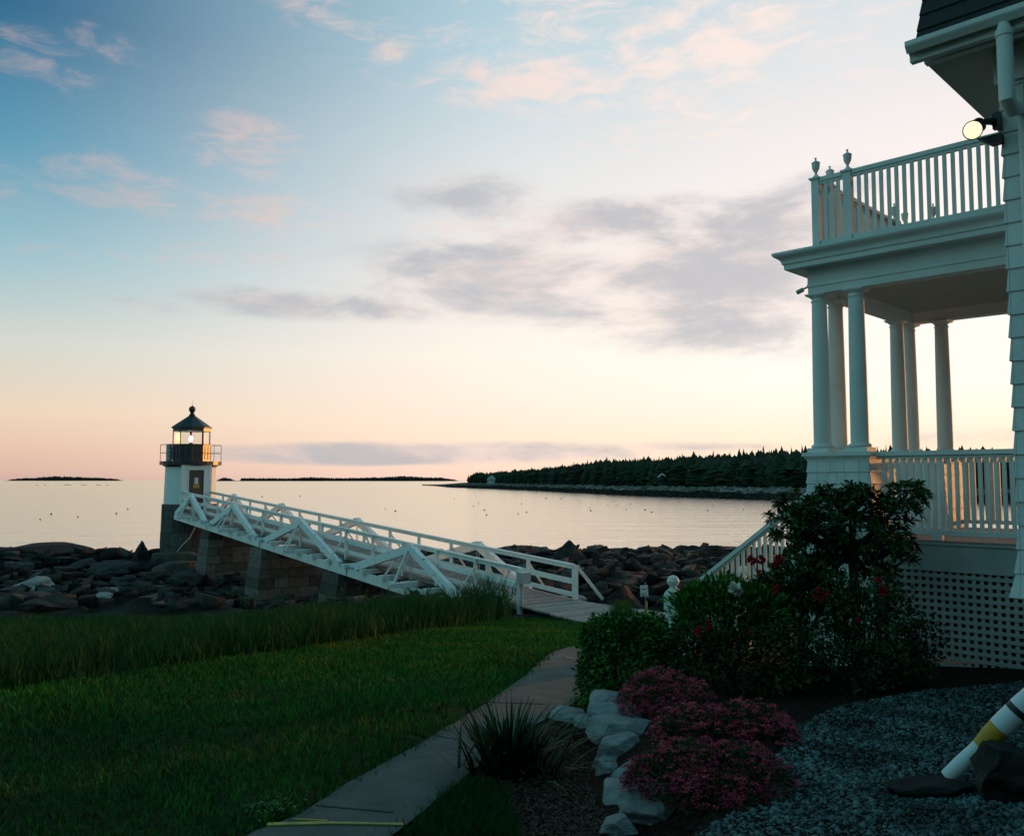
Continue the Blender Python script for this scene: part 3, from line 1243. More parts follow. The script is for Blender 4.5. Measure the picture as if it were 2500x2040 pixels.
fr(-.115, .09, 1.486, 1.492, dt - .78, dt - .43)
mb.build('notice', M_notice, d_o)
mb = MB()
for k in range(5):
    fr(-.09, .065 - .03 * (k % 2), 1.4925, 1.495, dt - .50 - .055 * k, dt - .485 - .055 * k)
mb.build('notice_print', M_grey, d_o)
mb = MB()
fr(-.17, .15, 1.486, 1.494, dt - 1.02, dt - .80)
mb.build('warning_sign', M_yellowsign, d_o)
mb = MB()
for k, w_ in enumerate((.13, .10)):
    fr(-w_, w_ - .02, 1.4945, 1.497, dt - .89 - .07 * k, dt - .862 - .07 * k)
mb.build('warning_print', M_rust, d_o)
mb = MB()
fr(.47, .60, 1.522, 1.58, zd0 + .62, zd0 + .68)
mb.build('door_latch', M_black, lh)
mb = MB()
mb.tube([ctr + ds * .72 + dn * 1.54 + U * (zgal - .05), ctr + ds * .70 + dn * 1.545 + U * (zgal - .9), ctr + ds * .76 + dn * 1.545 + U * (zgal - 1.5), ctr + ds * .74 + dn * 1.545 + U * (zd0)], .018, 6)
mb.build('wall_conduit', M_white, lh, True)
# gallery
mb = MB()
ngon(mb, 24, 0, [(1.45, zgal - .12), (1.60, zgal), (1.745, zgal), (1.745, zgt), (.5, zgt + .01)])
mb.build('gallery_deck', M_black, lh)
hr = zgt + .98
for h_ in (zgt + .50, hr):
    ra = MB()
    for k in range(24):
        ra.tube([lp(15 * k, 1.70, h_), lp(15 * k + 15, 1.70, h_)], .013, 6, False)
    r_o = ra.build('gallery_rail', M_black, lh)
for k in range(8):
    mb = MB()
    mb.tube([lp(45 * k + 3, 1.70, zgt), lp(45 * k + 3, 1.70, hr)], .016, 6)
    mb.build('post', M_black, r_o)
# lantern
LA = 1.0
mb = MB()
ngon(mb, 10, LA, [(1.09, zgt), (1.09, zwl - .05), (1.12, zwl - .05), (1.12, zwl), (.98, zwl)])
for k in range(10):
    a = LA + 36 * k
    mb.bar(lp(a + 10, 1.062, zgt + .12), lp(a + 10, 1.062, zwl - .15), .02, .02)
    mb.bar(lp(a + 26, 1.062, zgt + .12), lp(a + 26, 1.062, zwl - .15), .02, .02)
mb.build('lantern_wall', M_black, lh)
mb = MB()
ngon(mb, 10, LA, [(1.0, zwin), (1.10, zwin), (1.10, zeave - .05), (1.0, zeave - .05)])
lf = mb.build('lantern_frame', M_black, lh)
for k in range(10):
    a = LA + 36 * k
    if k in (0, 4, 6, 9):
        pass
    mb = MB()
    w_ = .05 if k not in (0,) else .02
    mb.bar(lp(a, 1.075, zwl), lp(a, 1.075, zwin), w_, w_, cdir)
    if k != 0:
        mb.build('mullion', M_black, lf)
mgls = bpy.data.materials.new('lantern_glass')
mgls.use_nodes = True
t = NT(mgls.node_tree)
nodes = mgls.node_tree.nodes
nodes.remove(nodes['Principled BSDF'])
tr = t.n('ShaderNodeBsdfTransparent')
tr.inputs[0].default_value = (.93, .94, .92, 1)
gl = t.n('ShaderNodeBsdfGlossy')
gl.inputs['Roughness'].default_value = .05
fz = t.n('ShaderNodeFresnel')
fz.inputs[0].default_value = 1.03
mx = t.n('ShaderNodeMixShader')
t.link(fz.outputs[0], mx.inputs[0])
t.link(tr.outputs[0], mx.inputs[1])
t.link(gl.outputs[0], mx.inputs[2])
t.link(mx.outputs[0], nodes['Material Output'].inputs[0])
mb = MB()
ngon(mb, 10, LA, [(1.045, zwl + .005), (1.045, zwin - .005)], cap=False)
mb.build('lantern_glass', mgls, lh)
mb = MB()
ngon(mb, 10, LA, [(1.10, zeave - .05), (1.19, zeave - .035), (1.19, zeave + .01), (.17, zneck - .03), (.13, zneck)])
rf = mb.build('lantern_roof', M_roofb, lh)
mb = MB()
mb.lathe([(.17, zneck - .06), (.19, zneck), (.12, zneck + .06), (.10, zneck + .12), (.14, zneck + .14), (.14, zneck + .17), (.09, zneck + .19), (.13, zball - .15), (.185, zball - .08), (.20, zball),
          (.185, zball + .08), (.13, zball + .15), (.05, zball + .19), (.02, zball + .22), (.012, ztip)], (LX, LY, 0), 24)
o = mb.build('ball_finial', M_roofb, rf)
auto_smooth(o, 50)
mb = MB()
mb.tube([Vector((LX, LY, ztip - .02)), Vector((LX, LY, ztip + .30))], .008, 5)
mb.build('lightning_rod', M_roofb, rf)
# lamp
bo = cdir * .2 + rdir * -.03
mb = MB()
mb.lathe([(.05, zwl + .14), (.088, zwl + .20), (.095, zwl + .32), (.088, zwl + .44), (.04, zwl + .50)], Vector((LX, LY, 0)) + bo, 14)
lamp = mb.build('beacon_lens', M_beacon, lh, True)
mb = MB()
mb.lathe([(.10, zwl), (.08, zwl + .13), (.03, zwl + .14)], Vector((LX, LY, 0)) + bo, 12)
mb.lathe([(.04, zwl + .505), (.07, zwl + .56), (.07, zwin - .02)], Vector((LX, LY, 0)) + bo, 12)
mb.tube([Vector((LX, LY, 0)) + bo + rdir * .12 + U * zwl, Vector((LX, LY, 0)) + bo + rdir * .12 + U * (zwl + .55)], .012, 5)
mb.build('lamp_stand', M_black, lh)
# grey fog signal drum on the gallery
fp = Vector((LX, LY, 0)) - rdir * 1.22 + cdir * .12
mb = MB()
mb.lathe([(.16, zgt), (.17, zgt + .06), (.17, zgt + .22), (.15, zgt + .25), (.17, zgt + .28), (.17, zgt + .46), (.15, zgt + .49), (.17, zgt + .52), (.17, zgt + .70), (.15, zgt + .73), (.17, zgt + .76), (.17, zgt + .98), (.12, zgt + 1.03)], fp, 18)
mb.build('fog_signal', M_grey, lh, True)
mb = MB()
cpts = [ctr + ds * .1 + dn * 1.62 + U * (zd0 - .45), ctr + ds * -.05 + dn * 1.70 + U * (zd0 - .9), ctr + ds * -.35 + dn * 1.72 + U * (zd0 - 1.5), ctr + ds * -.75 + dn * 1.62 + U * (zd0 - 1.95), ctr + ds * -1.15 + dn * 1.40 + U * (zb + .12)]
mb.tube(cpts, .03, 7)
mb.build('base_cable', M_cable, lh, True)

# ------------------------------------------------------------------ FOOTBRIDGE
L0 = pix(1273.6, 1475.5, 24.0)
L1 = pix(447, 1241, 50.5)
BL = math.hypot(L1.x - L0.x, L1.y - L0.y)
bd = Vector((L1.x - L0.x, L1.y - L0.y, 0)).normalized()
bp = Vector((bd.y, -bd.x, 0))


def bw(t_):
    return 1.83 - .33 * max(0, t_) / BL


def B(t_, s_, h):
    """t_ along the bridge from its landward end, s_ metres right of the left railing, h above the deck"""
    z = L0.z + (L1.z - L0.z) * t_ / BL if t_ > 0 else L0.z + t_ * -.0 - .02 * abs(t_)
    return Vector((L0.x, L0.y, z)) + bd * t_ + bp * s_ + U * h


br = empty('footbridge', L0, 'long white timber footbridge with triangular trusses leading to the lighthouse', 'bridge')
rd = random.Random(11)
mb = MB()
t_ = .0
while t_ < BL - .2:
    s_ = rd.uniform(.75, 1.15)
    mb.cc = (s_ * rd.uniform(.98, 1.05), s_, s_ * .97)
    a, b_ = t_ + .006, t_ + .146
    w0 = bw(t_)
    e = rd.uniform(-.012, .012)
    P = [B(a, -.05 + e, -.045), B(a, w0 + .05 + e, -.045), B(b_, w0 + .05 + e, -.045), B(b_, -.05 + e, -.045)]
    mb.box8(P + [p + U * .045 for p in P])
    t_ += .152
mb.build('deck', M_wood, br)
for side in (0, 1):
    mb = MB()
    for k in range(8):
        a, b_ = BL * k / 8, BL * (k + 1) / 8 - .01
        sgn = -1 if side == 0 else 1
        sa = 0 if side == 0 else bw(a)
        sb_ = 0 if side == 0 else bw(b_)
        mb.cc = (.8, .8, .8)
        mb.bar(B(a, sa, -.10), B(b_, sb_, -.10), .08, .105)
    mb.build('stringer', M_wood, br)
    chd = MB()
    o_ = -.40 if side == 0 else .40
    segs = [1.0, 9.9, 18.8, 26.5, BL]
    for a, b_ in zip(segs, segs[1:]):
        sa = o_ + (0 if side == 0 else bw(a))
        sb_ = o_ + (0 if side == 0 else bw(b_))
        chd.bar(B(a, sa, -.455), B(b_ - .015, sb_, -.455), .20, .28)
    chd.build('bottom_chord', M_white, br)
    # railing
    S = lambda tt, off=0.0: (off if side == 0 else bw(tt) - off)
    for nm, h, w_, hh in (('handrail', .975, .13, .035), ('handrail_board', .90, .035, .10), ('middle_rail', .50, .035, .15), ('lower_rail', .13, .035, .13)):
        mb = MB()
        n_ = 8
        for k in range(n_):
            a, b_ = BL * k / n_, BL * (k + 1) / n_ - .006
            mb.bar(B(a, S(a, .0), h), B(b_, S(b_, .0), h), w_, hh)
        mb.build(nm, M_white, br)
    tp = 0.0
    k = 0
    while tp <= BL - .1:
        mb = MB()
        off = -.062 if side == 0 else .062
        big = .13 if k == 0 else .09
        lo = -.75 if (k == 0 and side == 0) else (-.15 if k else -.25)
        mb.bar(B(tp, S(tp) + off, lo), B(tp, S(tp) + off, .955), big, big, bd)
        mb.build('railing_post', M_white, br)
        if k % 2 == 1 or k == 0:
            mb = MB()
            sg = -1 if side == 0 else 1
            if k == 0 and side == 1:
                mb.bar(B(tp, S(tp) + .13, .93), B(tp - .25, S(tp) + .95, -.10), .06, .09)
            elif k == 0:
                mb.bar(B(tp + .05, S(tp) - .12, .62), B(tp + .45, S(tp) - .55, -.35), .06, .07)
            else:
                mb.bar(B(tp, S(tp) + sg * .11, .70), B(tp, S(tp) + sg * .72, -.08), .05, .05)
            mb.build('railing_brace', M_white, br)
        k += 1
        tp += BL / 15.0
    # trusses
    for (tl, ta, tr_) in ((32.6, 29.7, 27.0), (26.2, 22.7, 19.6), (18.5, 14.4, 10.7), (9.7, 5.4, 1.7)):
        sg = -1 if side == 0 else 1
        o2 = lambda tt: (0 if side == 0 else bw(tt)) + sg * .40
        mb = MB()
        apx = B(ta, o2(ta), .90)
        for tf in (tl, tr_):
            ft = B(tf, o2(tf), -.30 if tf != 1.7 else -.55)
            d = (apx - ft).normalized()
            mb.bar(ft, apx - d * .02, .17, .27)
        mb.frame(apx, bd, bp, U, -.13, .13, -.088, .088, -.14, .125)
        tr_o = mb.build('king_post_truss', M_peel, br)
        mb = MB()
        for dt_ in (-.07, .07):
            mb.tube([apx + bd * dt_ - U * .08, B(ta + dt_, o2(ta), -.31)], .016, 6)
        mb.build('steel_rod', M_grey, tr_o)
        mb = MB()
        mb.bar(apx + U * -.05 + bp * sg * .12, B(ta + .0, o2(ta) + sg * .62, -.20), .07, .07)
        mb.build('raking_brace', M_white, tr_o)
        mb = MB()
        mb.frame(B(ta, o2(ta), 0), bd, bp * sg, U, -.09, .09, -.25, .78, -.310, -.16)
        mb.build('outrigger', M_white, tr_o)
tp = 1.2
while tp < BL - .4:
    mb = MB()
    P = B(tp, -.66, 0)
    mb.frame(P, bd, bp, U, -.12, .12, 0, bw(tp) + 1.32, -.313, -.155)
    mb.build('floor_beam', M_white, br)
    tp += 1.45
for tj in (9.9, 18.8, 26.5):
    for sg in (-1, 1):
        mb = MB()
        sx = -.40 if sg < 0 else bw(tj) + .40
        mb.frame(B(tj, sx, 0), bd, bp * sg, U, -.55, .55, -.105, .115, -.318, -.24)
        mb.frame(B(tj, sx, 0), bd, bp * sg, U, -.015, .015, -.115, .125, -.61, -.30)
        mb.build('joint_strap', M_grey, br)
mb = MB()
pb_ = B(0, -.062, .75)
mb.frame(pb_, bp, bd, U, -.17, .15, -.30, -.068, -.16, .12)
mb.frame(pb_, bp, bd, U, -.18, .16, -.31, -.066, .121, .135)
mb.build('utility_box', M_grey, br)
mb = MB()
mb.tube([pb_ + U * -.16 + bd * -.1, pb_ + U * -.9 + bd * -.09], .02, 6)
mb.build('utility_conduit', M_grey, br)

# boardwalk on the ground at the landward end
bk = MB()
t_ = -.01
rd = random.Random(5)
while t_ > -3.1:
    s_ = rd.uniform(.85, 1.25)
    bk.cc = (s_, s_ * .99, s_ * .97)
    e = rd.uniform(-.03, .03)
    wr = bw(0) + .10 + (.5 * sst(0, 3.0, -t_))
    P = [B(t_ - .135, -.12 + e - .15 * sst(.5, 3, -t_), -.06), B(t_ - .135, wr + e, -.06), B(t_ - .002, wr + e, -.06), B(t_ - .002, -.12 + e - .15 * sst(.5, 3, -t_), -.06)]
    bk.box8(P + [p + U * .045 for p in P])
    t_ -= .146
tag(bk.build('boardwalk', M_wood, None, origin=B(-1.5, .9, -.1)), 'grey plank boardwalk on the ground at the landward end of the footbridge', 'boardwalk')

# ------------------------------------------------------------------ GRANITE PIERS
PNAMES = [(25.8, 'tall narrow-looking granite pier nearest the lighthouse'), (18.3, 'broad granite block pier, the middle one of three'), (10.4, 'low shaded granite pier nearest the lawn')]
for tpier, lab in PNAMES:
    rd = random.Random(int(tpier * 10))
    w0 = bw(tpier)
    gx = B(tpier + .5, .8, 0)
    zg = T(gx.x, gx.y) - .7
    zt_ = B(tpier + .2, 0, -.61).z
    e = empty('stone_pier', (gx.x, gx.y, zg), lab, 'pier', 'granite piers under the footbridge')
    mb = MB()
    n_ = max(2, round((zt_ - zg) / .42))
    mb.cc = (.25, .25, .25)
    Q = Vector((L0.x, L0.y, 0)) + bd * tpier
    mb.frame(Q, bd, bp, U, .10, 1.2, -.55, w0 + .55, zg, zt_ - .02)
    for i in range(n_):
        z0, z1 = zg + (zt_ - zg) * i / n_, zg + (zt_ - zg) * (i + 1) / n_
        f0, f1 = .30 * (1 - i / n_), .30 * (1 - (i + 1) / n_)
        x = -.62 - f0
        xe = w0 + .62 + f0
        while x < xe - .01:
            wd = rd.uniform(.45, 1.05)
            if xe - x - wd < .35:
                wd = xe - x
            s_ = rd.uniform(.5, 1.75)
            mb.cc = (s_ * rd.uniform(.98, 1.3), s_, s_ * rd.uniform(.78, 1.0))
            j = rd.uniform(-.01, .06)
            sl = f0 - f1
            xa = x + .012 + (sl if x < -.6 else 0)
            a = [(-f0 - j, x + .012), (1.3 + f0, x + .012), (1.3 + f0, x + wd - .012), (-f0 - j, x + wd - .012)]
            bt = [(-f1 - j, (x if x > -.6 else x + sl) + .012), (1.3 + f1, (x if x > -.6 else x + sl) + .012), (1.3 + f1, x + wd - .012 - (sl if x + wd > xe - .02 else 0)), (-f1 - j, x + wd - .012 - (sl if x + wd > xe - .02 else 0))]
            mb.box8([Q + bd * p[0] + bp * p[1] + U * (z0 + .01) for p in a] + [Q + bd * p[0] + bp * p[1] + U * (z1 - .01) for p in bt])
            x += wd
    mb.build('block_masonry', M_granite, e)

# ------------------------------------------------------------------ SHORE ROCKS
NAMED = [
    # px, py, w, h, Y, material, seed, label
    (82, 1434, 118, 46, 29, M_rockpale, 0, 'large smooth pale boulder alone among dark rocks at far left'),
    (347, 1350, 44, 62, 51, M_rock, 1, 'dark pointed rock standing up against the water left of the lighthouse'),
    (272, 1352, 54, 28, 52, M_rock, 2, 'flat dark rock on the skyline of the shore left of the pointed rock'),
    (312, 1356, 44, 22, 52, M_rock, 3, 'low dark rock between the flat rock and the pointed rock'),
    (382, 1350, 38, 22, 51.5, M_rock, 4, 'small dark rock between the pointed rock and the lighthouse base'),
    (110, 1352, 250, 48, 54, M_rock, 5, 'long dark weed-covered ledge along the water at far left'),
    (20, 1352, 130, 40, 54, M_rock, 3, 'dark ledge at the left edge of the picture above the water'),
    (285, 1390, 140, 42, 43, M_rockmid, 6, 'streaked grey slab below the pointed rock'),
    (385, 1378, 36, 32, 46, M_rockmid, 7, 'rounded blue-grey boulder just left of the lighthouse foot'),
    (440, 1370, 150, 40, 49.5, M_rockbrown, 8, 'broad brown ledge the lighthouse base stands on'),
    (430, 1392, 110, 40, 46, M_rockbrown, 2, 'brown rock slab below the lighthouse ledge'),
    (385, 1408, 72, 32, 42, M_rockbrown, 5, 'brown blocky rock left of the first pier foot'),
    (450, 1418, 90, 40, 40, M_rockmid, 1, 'pale streaked rock leaning at the first pier foot'),
    (303, 1422, 88, 32, 36, M_rockmid, 0, 'long rounded grey-brown rock in the middle of the left shore'),
    (272, 1444, 40, 20, 32, M_rockpale, 4, 'small pale stone lying on the left shore below the brown rock'),
    (255, 1456, 56, 20, 30, M_rockpale, 6, 'flat pale slab beside the small pale stone on the left shore'),
    (70, 1470, 150, 40, 26, M_rockmid, 7, 'low grey rock in front of the large pale boulder'),
    (60, 1386, 80, 34, 42, M_rockmid, 3, 'long slanted grey rock behind the large pale boulder'),
    (160, 1395, 56, 22, 42, M_rockmid, 8, 'jagged little grey rock right of the slanted rock'),
    (1392, 1352, 88, 66, 46, M_rock, 1, 'dark peaked rock, the tallest on the shore right of the footbridge'),
    (1270, 1353, 190, 36, 50, M_rock, 5, 'long low dark ledge behind the landward end of the footbridge'),
    (1462, 1364, 64, 30, 47, M_rock, 2, 'rounded dark rock on the shore just right of the peaked rock'),
    (1604, 1372, 110, 34, 45, M_rock, 0, 'large flat-topped dark rock against the water above the little sign'),
    (1690, 1380, 70, 22, 44, M_rock, 6, 'low dark rock between the flat-topped rock and the stair rail'),
    (1726, 1376, 32, 28, 44, M_rock, 4, 'small upright dark rock beside the stair rail'),
    (1760, 1376, 60, 26, 44, M_rock, 8, 'dark rock partly hidden behind the stair rail'),
    (1470, 1437, 44, 34, 27, M_rockmid, 1, 'angular grey rock behind the far railing post of the footbridge'),
    (1372, 1456, 38, 18, 26.5, M_rockpale, 3, 'small pale stone under the far railing near the bridge end'),
    (1415, 1462, 36, 16, 26.3, M_rockpale, 7, 'pale flat stone by the foot of the bridge end post'),
    (1559, 1440, 22, 18, 27, M_rockpale, 2, 'pale round stone just left of the little sign'),
    (1598, 1437, 44, 16, 27, M_rockmid, 6, 'slanted grey slab right of the little sign'),
    (1440, 1396, 60, 16, 36, M_rockmid, 5, 'flat grey slab below the peaked rock'),
    (1395, 1412, 70, 14, 33, M_rockmid, 0, 'thin grey slab above the bridge end railing'),
    (1600, 1462, 46, 14, 25, M_rockmid, 8, 'flat grey rock at the foot of the little sign'),
]
for px, py, w_, h_, Y, m_, sd, lab in NAMED:
    if Y < 48:
        Y = ground(px, py + h_ * .35).y
    c = pix(px, py, Y)
    rx, rz = w_ / F * Y / 2, h_ / F * Y / 2
    rock('shore_rock', c, (rx * 1.15, rx * 1.0, rz * 1.25), m_, sd, rot=(sd * 1.7) % 6.28 if h_ > w_ * .7 else 0.0, label=lab, group='rocks along the shore', lib=PEAKS if 'peaked' in lab or 'pointed rock standing' in lab else None)
rd = random.Random(21)
rk_protos = []
for i in range(9):
    for m_ in (M_rock, M_rockmid, M_rock, M_rockbrown):
        pass
n = 0
rk_cache = {}
while n < 262:
    y = rd.uniform(23, 61)
    x = rd.uniform(-.62 * y, -.05 * y) if n % 2 else rd.uniform(-.1 * y, .30 * y)
    t1 = (Vector((x, y, 0)) - Vector((L0.x, L0.y, 0))).dot(bd)
    s1 = (Vector((x, y, 0)) - Vector((L0.x, L0.y, 0))).dot(bp)
    if -3.5 < t1 < 36 and -1.3 < s1 < 3.0 and y < 30:
        continue
    if math.hypot(x - LX, y - LY) < 2.3:
        continue
    sd = rd.randrange(9)
    m_ = rd.choice([M_rock, M_rock, M_rockmid, M_rock, M_rockbrown])
    s_ = rd.uniform(.20, .78) * (1.0 if y < 45 else 1.1)
    if y > 52:
        m_ = M_rock
    key = (sd, m_.name)
    if key not in rk_cache:
        o = rock('shore_rock', (0, 0, 0), (1, 1, 1), m_, sd, lib=PEAKS if sd in (1, 4) else None)
        rk_cache[key] = o
    else:
        o = rk_cache[key].copy()
        COL.objects.link(o)
    o.location = (x, y, T(x, y) + rd.uniform(-.1, .22) * s_ + .05)
    o.scale = (s_ * rd.uniform(1, 1.9), s_ * rd.uniform(.8, 1.3), s_ * rd.uniform(.22, .55))
    o.rotation_euler = (rd.uniform(-.2, .2), rd.uniform(-.25, .25), rd.uniform(0, 6.28))
    nm_ = {'dark_shore_rock': 'dark weathered rock in the jumble along the shore', 'grey_shore_rock': 'grey weathered rock in the jumble along the shore', 'brown_ledge': 'brownish weathered rock in the jumble along the shore'}[m_.name]
    tag(o, nm_, 'rock', 'rocks along the shore')
    n += 1

# small broken rubble between the rocks
P_, S_, C_ = [], [], []
while len(P_) < 3400:
    y = rd.uniform(23.5, 58)
    x = rd.uniform(-.62 * y, .33 * y)
    d_ = Vector((x - L0.x, y - L0.y, 0))
    if (y < 27 and -3.5 < d_.dot(bd) < 6 and -1.0 < d_.dot(bp) < 2.9) or math.hypot(x - LX, y - LY) < 2:
        continue
    if noise.noise(Vector((x * .25, y * .25, 6))) + rd.uniform(-.4, .4) < -.1:
        continue
    P_.append((x, y, T(x, y) + rd.uniform(.0, .35)))
    S_.append(rd.uniform(.07, .30))
    g_ = rd.choice([.35, .5, .8, 1.0, 1.6, 2.4])
    C_.append((g_, g_, g_ * .93))
b8 = np.array([(-1, -1, -1), (1, -1, -1), (1, 1, -1), (-1, 1, -1), (-1, -1, 1), (1, -1, 1), (1, 1, 1), (-1, 1, 1.0)])
n_ = len(P_)
V = b8[None] * np.array([1.3, 1.0, .5]) + rng.normal(size=(n_, 8, 3)) * .32
an_ = rng.uniform(0, 6.28, n_)
ca, sa = np.cos(an_)[:, None], np.sin(an_)[:, None]
V = np.stack([V[:, :, 0] * ca - V[:, :, 1] * sa, V[:, :, 0] * sa + V[:, :, 1] * ca, V[:, :, 2] + V[:, :, 0] * rng.normal(0, .25, n_)[:, None]], 2)
V = V * np.array(S_)[:, None, None] + np.array(P_)[:, None, :]
M_rub = mat('shore_rubble', (.034, .035, .033), .9, (.018, .018, .017), 6, .6, .6, 20, attr=True, spec=.15)
tag(np_mesh('shore_rubble', V, [(0, 3, 2, 1), (4, 5, 6, 7), (0, 1, 5, 4), (1, 2, 6, 5), (2, 3, 7, 6), (3, 0, 4, 7)], np.array(C_), M_rub), 'broken dark stones strewn between the shore rocks', 'stones', kind='stuff')

# ------------------------------------------------------------------ GRASS
def rand_ground(n, x0, x1, y0, y1):
    x = rng.uniform(x0, x1, n)
    y = rng.uniform(y0, y1, n)
    return x, y


pts, hs, ws, ln = [], [], [], []
N = 330000
x = rng.uniform(-14, 6.5, N)
y = 3.3 + 19.5 * rng.random(N) ** 1.25
for xi, yi in zip(x, y):
    px = 1250 + F * xi / yi
    if px < -420 or px > 1720:
        continue
    if xi > lerp(WALLX, yi) - .25 and yi < 11:
        continue
    if yi > tall_front_y(xi) + .1 and xi < .2:
        continue
    zi = T(xi, yi)
    P = proj((xi, yi, zi))
    if P[1] > 2075:
        continue
    if inpoly(xi, yi, path_poly) and min(min((p.x - xi) ** 2 + (p.y - yi) ** 2 for p in A_), min((p.x - xi) ** 2 + (p.y - yi) ** 2 for p in B_)) > (.11 * rng.random() ** 2) ** 2 + .003:
        continue
    if yi < 8.2 and inpoly(P[0], P[1], [(1150, 1890), (1290, 1770), (1420, 1725), (1560, 1690), (1560, 2060), (1180, 2060), (1080, 1985)]):
        continue
    k = noise.noise(Vector((xi * .55, yi * .55, 2)))
    pts.append((xi, yi, zi))
    hs.append((.030 + .022 * rng.random()) * (1 + .45 * k) * (1 + .03 * yi))
    ws.append(.0035 + .00085 * yi)
    ln.append(rng.uniform(.2, .9))
pts = np.array(pts)
V, tm = blades(pts, hs, ws, ln)
kk = np.array([noise.noise(Vector((p[0] * .9, p[1] * .9, 7))) for p in pts[::1]])
k3 = np.array([noise.noise(Vector((p[0] * .35 + 9, p[1] * .35, 1))) + .6 * noise.noise(Vector((p[0] * 2.2, p[1] * 2.2, 4))) for p in pts])
shade = rng.uniform(.45, 1.4, len(pts)) * (1 + .35 * kk) * (1 + .45 * k3)
yl = np.clip(kk * 2.2 + .35, 0, 1) * np.clip((pts[:, 1] - 9) / 6, 0, 1)
C = np.stack([shade * (1 + 2.6 * yl), shade * (1 - .05 * yl), shade * (1 - .1 * yl)], 1)
tag(np_mesh('lawn_grass', V, tm, C, M_grass), 'mown dark green lawn sloping to the footbridge', 'grass', kind='stuff')

pts, hs, ws, ln, cc = [], [], [], [], []
for i in range(110000):
    yi = 7 + 16.5 * rng.random()
    xi = rng.uniform(-.66 * yi, 1.1)
    f_ = tall_front_y(xi)
    edge = f_ + .25 * noise.noise(Vector((xi * 1.3, yi * 1.3, 0)))
    back = 22.2 + 1.6 * sst(-.3, -.1, xi / yi) + 1.2 * noise.noise(Vector((xi * .5, 3, 0)))
    if yi < edge or yi > back:
        continue
    t1 = (Vector((xi, yi, 0)) - Vector((L0.x, L0.y, 0))).dot(bd)
    s1 = (Vector((xi, yi, 0)) - Vector((L0.x, L0.y, 0))).dot(bp)
    if s1 > -.22 and t1 > -3.3:
        continue
    cl = .5 + .5 * noise.noise(Vector((xi * .9, yi * .9, 5)))
    den = .45 + .55 * sst(.2, .6, cl)
    if yi > 20 and xi < -.25 * yi:
        den *= .6
    if rng.random() > den:
        continue
    h = rng.uniform(.32, .62) * (.7 + .6 * cl) * (.55 + .45 * sst(0, .9, yi - edge)) * (1 - .25 * sst(17, 22, yi) * (1 - sst(-.3, -.12, xi / yi)))
    h *= .66 + .55 * sst(-.42, -.14, xi / yi)
    h *= 1.0 + .55 * sst(-.14, -.03, xi / yi) * sst(17.5, 20.5, yi)
    pts.append((xi, yi, T(xi, yi) - .02))
    hs.append(h)
    ws.append(rng.uniform(.007, .014) + .0003 * yi)
    ln.append(rng.uniform(.1, .55))
    s_ = rng.uniform(.55, 1.35)
    w_ = rng.random()
    cc.append((s_ * (1 + .5 * (w_ > .8)), s_ * (1 + .05 * (w_ > .8)), s_ * (1.0 - .1 * (w_ > .8))))
V, tm = blades(np.array(pts), hs, ws, ln)
tag(np_mesh('tall_grass', V, tm, np.array(cc), M_tall), 'band of tall unmown grass between the lawn and the shore rocks', 'grass', kind='stuff')

# seed heads poking out of the grass near the bridge
sh = MB()
rd = random.Random(8)
for i in range(70):
    px = rd.choice([rd.uniform(1180, 1262), rd.uniform(900, 1180), rd.uniform(560, 900)])
    yi = 21.5 + rd.uniform(-2.5, 1.0)
    xi = (px - 1250) / F * yi
    t1 = (Vector((xi, yi, 0)) - Vector((L0.x, L0.y, 0))).dot(bd)
    s1 = (Vector((xi, yi, 0)) - Vector((L0.x, L0.y, 0))).dot(bp)
    if s1 > -.3:
        continue
    z = T(xi, yi)
    h = rd.uniform(.6, .95)
    tx = rd.uniform(-.12, .12)
    sh.tube([(xi, yi, z), (xi + tx * .3, yi, z + h * .6), (xi + tx, yi, z + h)], [.006, .005, .004], 4)
    for q in range(5):
        a = rd.uniform(0, 6.28)
        b0 = Vector((xi + tx * (1 - .04 * q), yi, z + h * (1 - .05 * q)))
        sh.lathe([(.004, -.02), (.014, 0), (.004, .03)], b0 + Vector((math.cos(a) * .03, math.sin(a) * .03, 0)), 5)
tag(sh.build('seed_heads', M_tall, None, origin=pix(1100, 1450, 21)), 'thin dark weed stalks with seed heads in the tall grass', 'weeds', kind='stuff')

# tuft of beach grass beside the boardwalk
pts, hs, ws, ln, cc = [], [], [], [], []
for i in range(3600):
    px, Yt = rng.normal(1515, 26), rng.uniform(22.6, 24.6)
    xi = (px - 1250) / F * Yt
    pts.append((xi, Yt, T(xi, Yt) - .05))
    hs.append(rng.uniform(.2, .46) * math.exp(-((px - 1515) / 44) ** 2))
    ws.append(rng.uniform(.010, .016))
    ln.append(rng.uniform(.2, .7))
    s_ = rng.uniform(.6, 1.4)
    cc.append((s_ * 1.4, s_ * 1.05, s_ * .8))
V, tm = blades(np.array(pts), hs, ws, ln)
tag(np_mesh('grass_tuft', V, tm, np.array(cc), M_tall), 'yellowish grass tuft at the right edge of the boardwalk', 'grass')

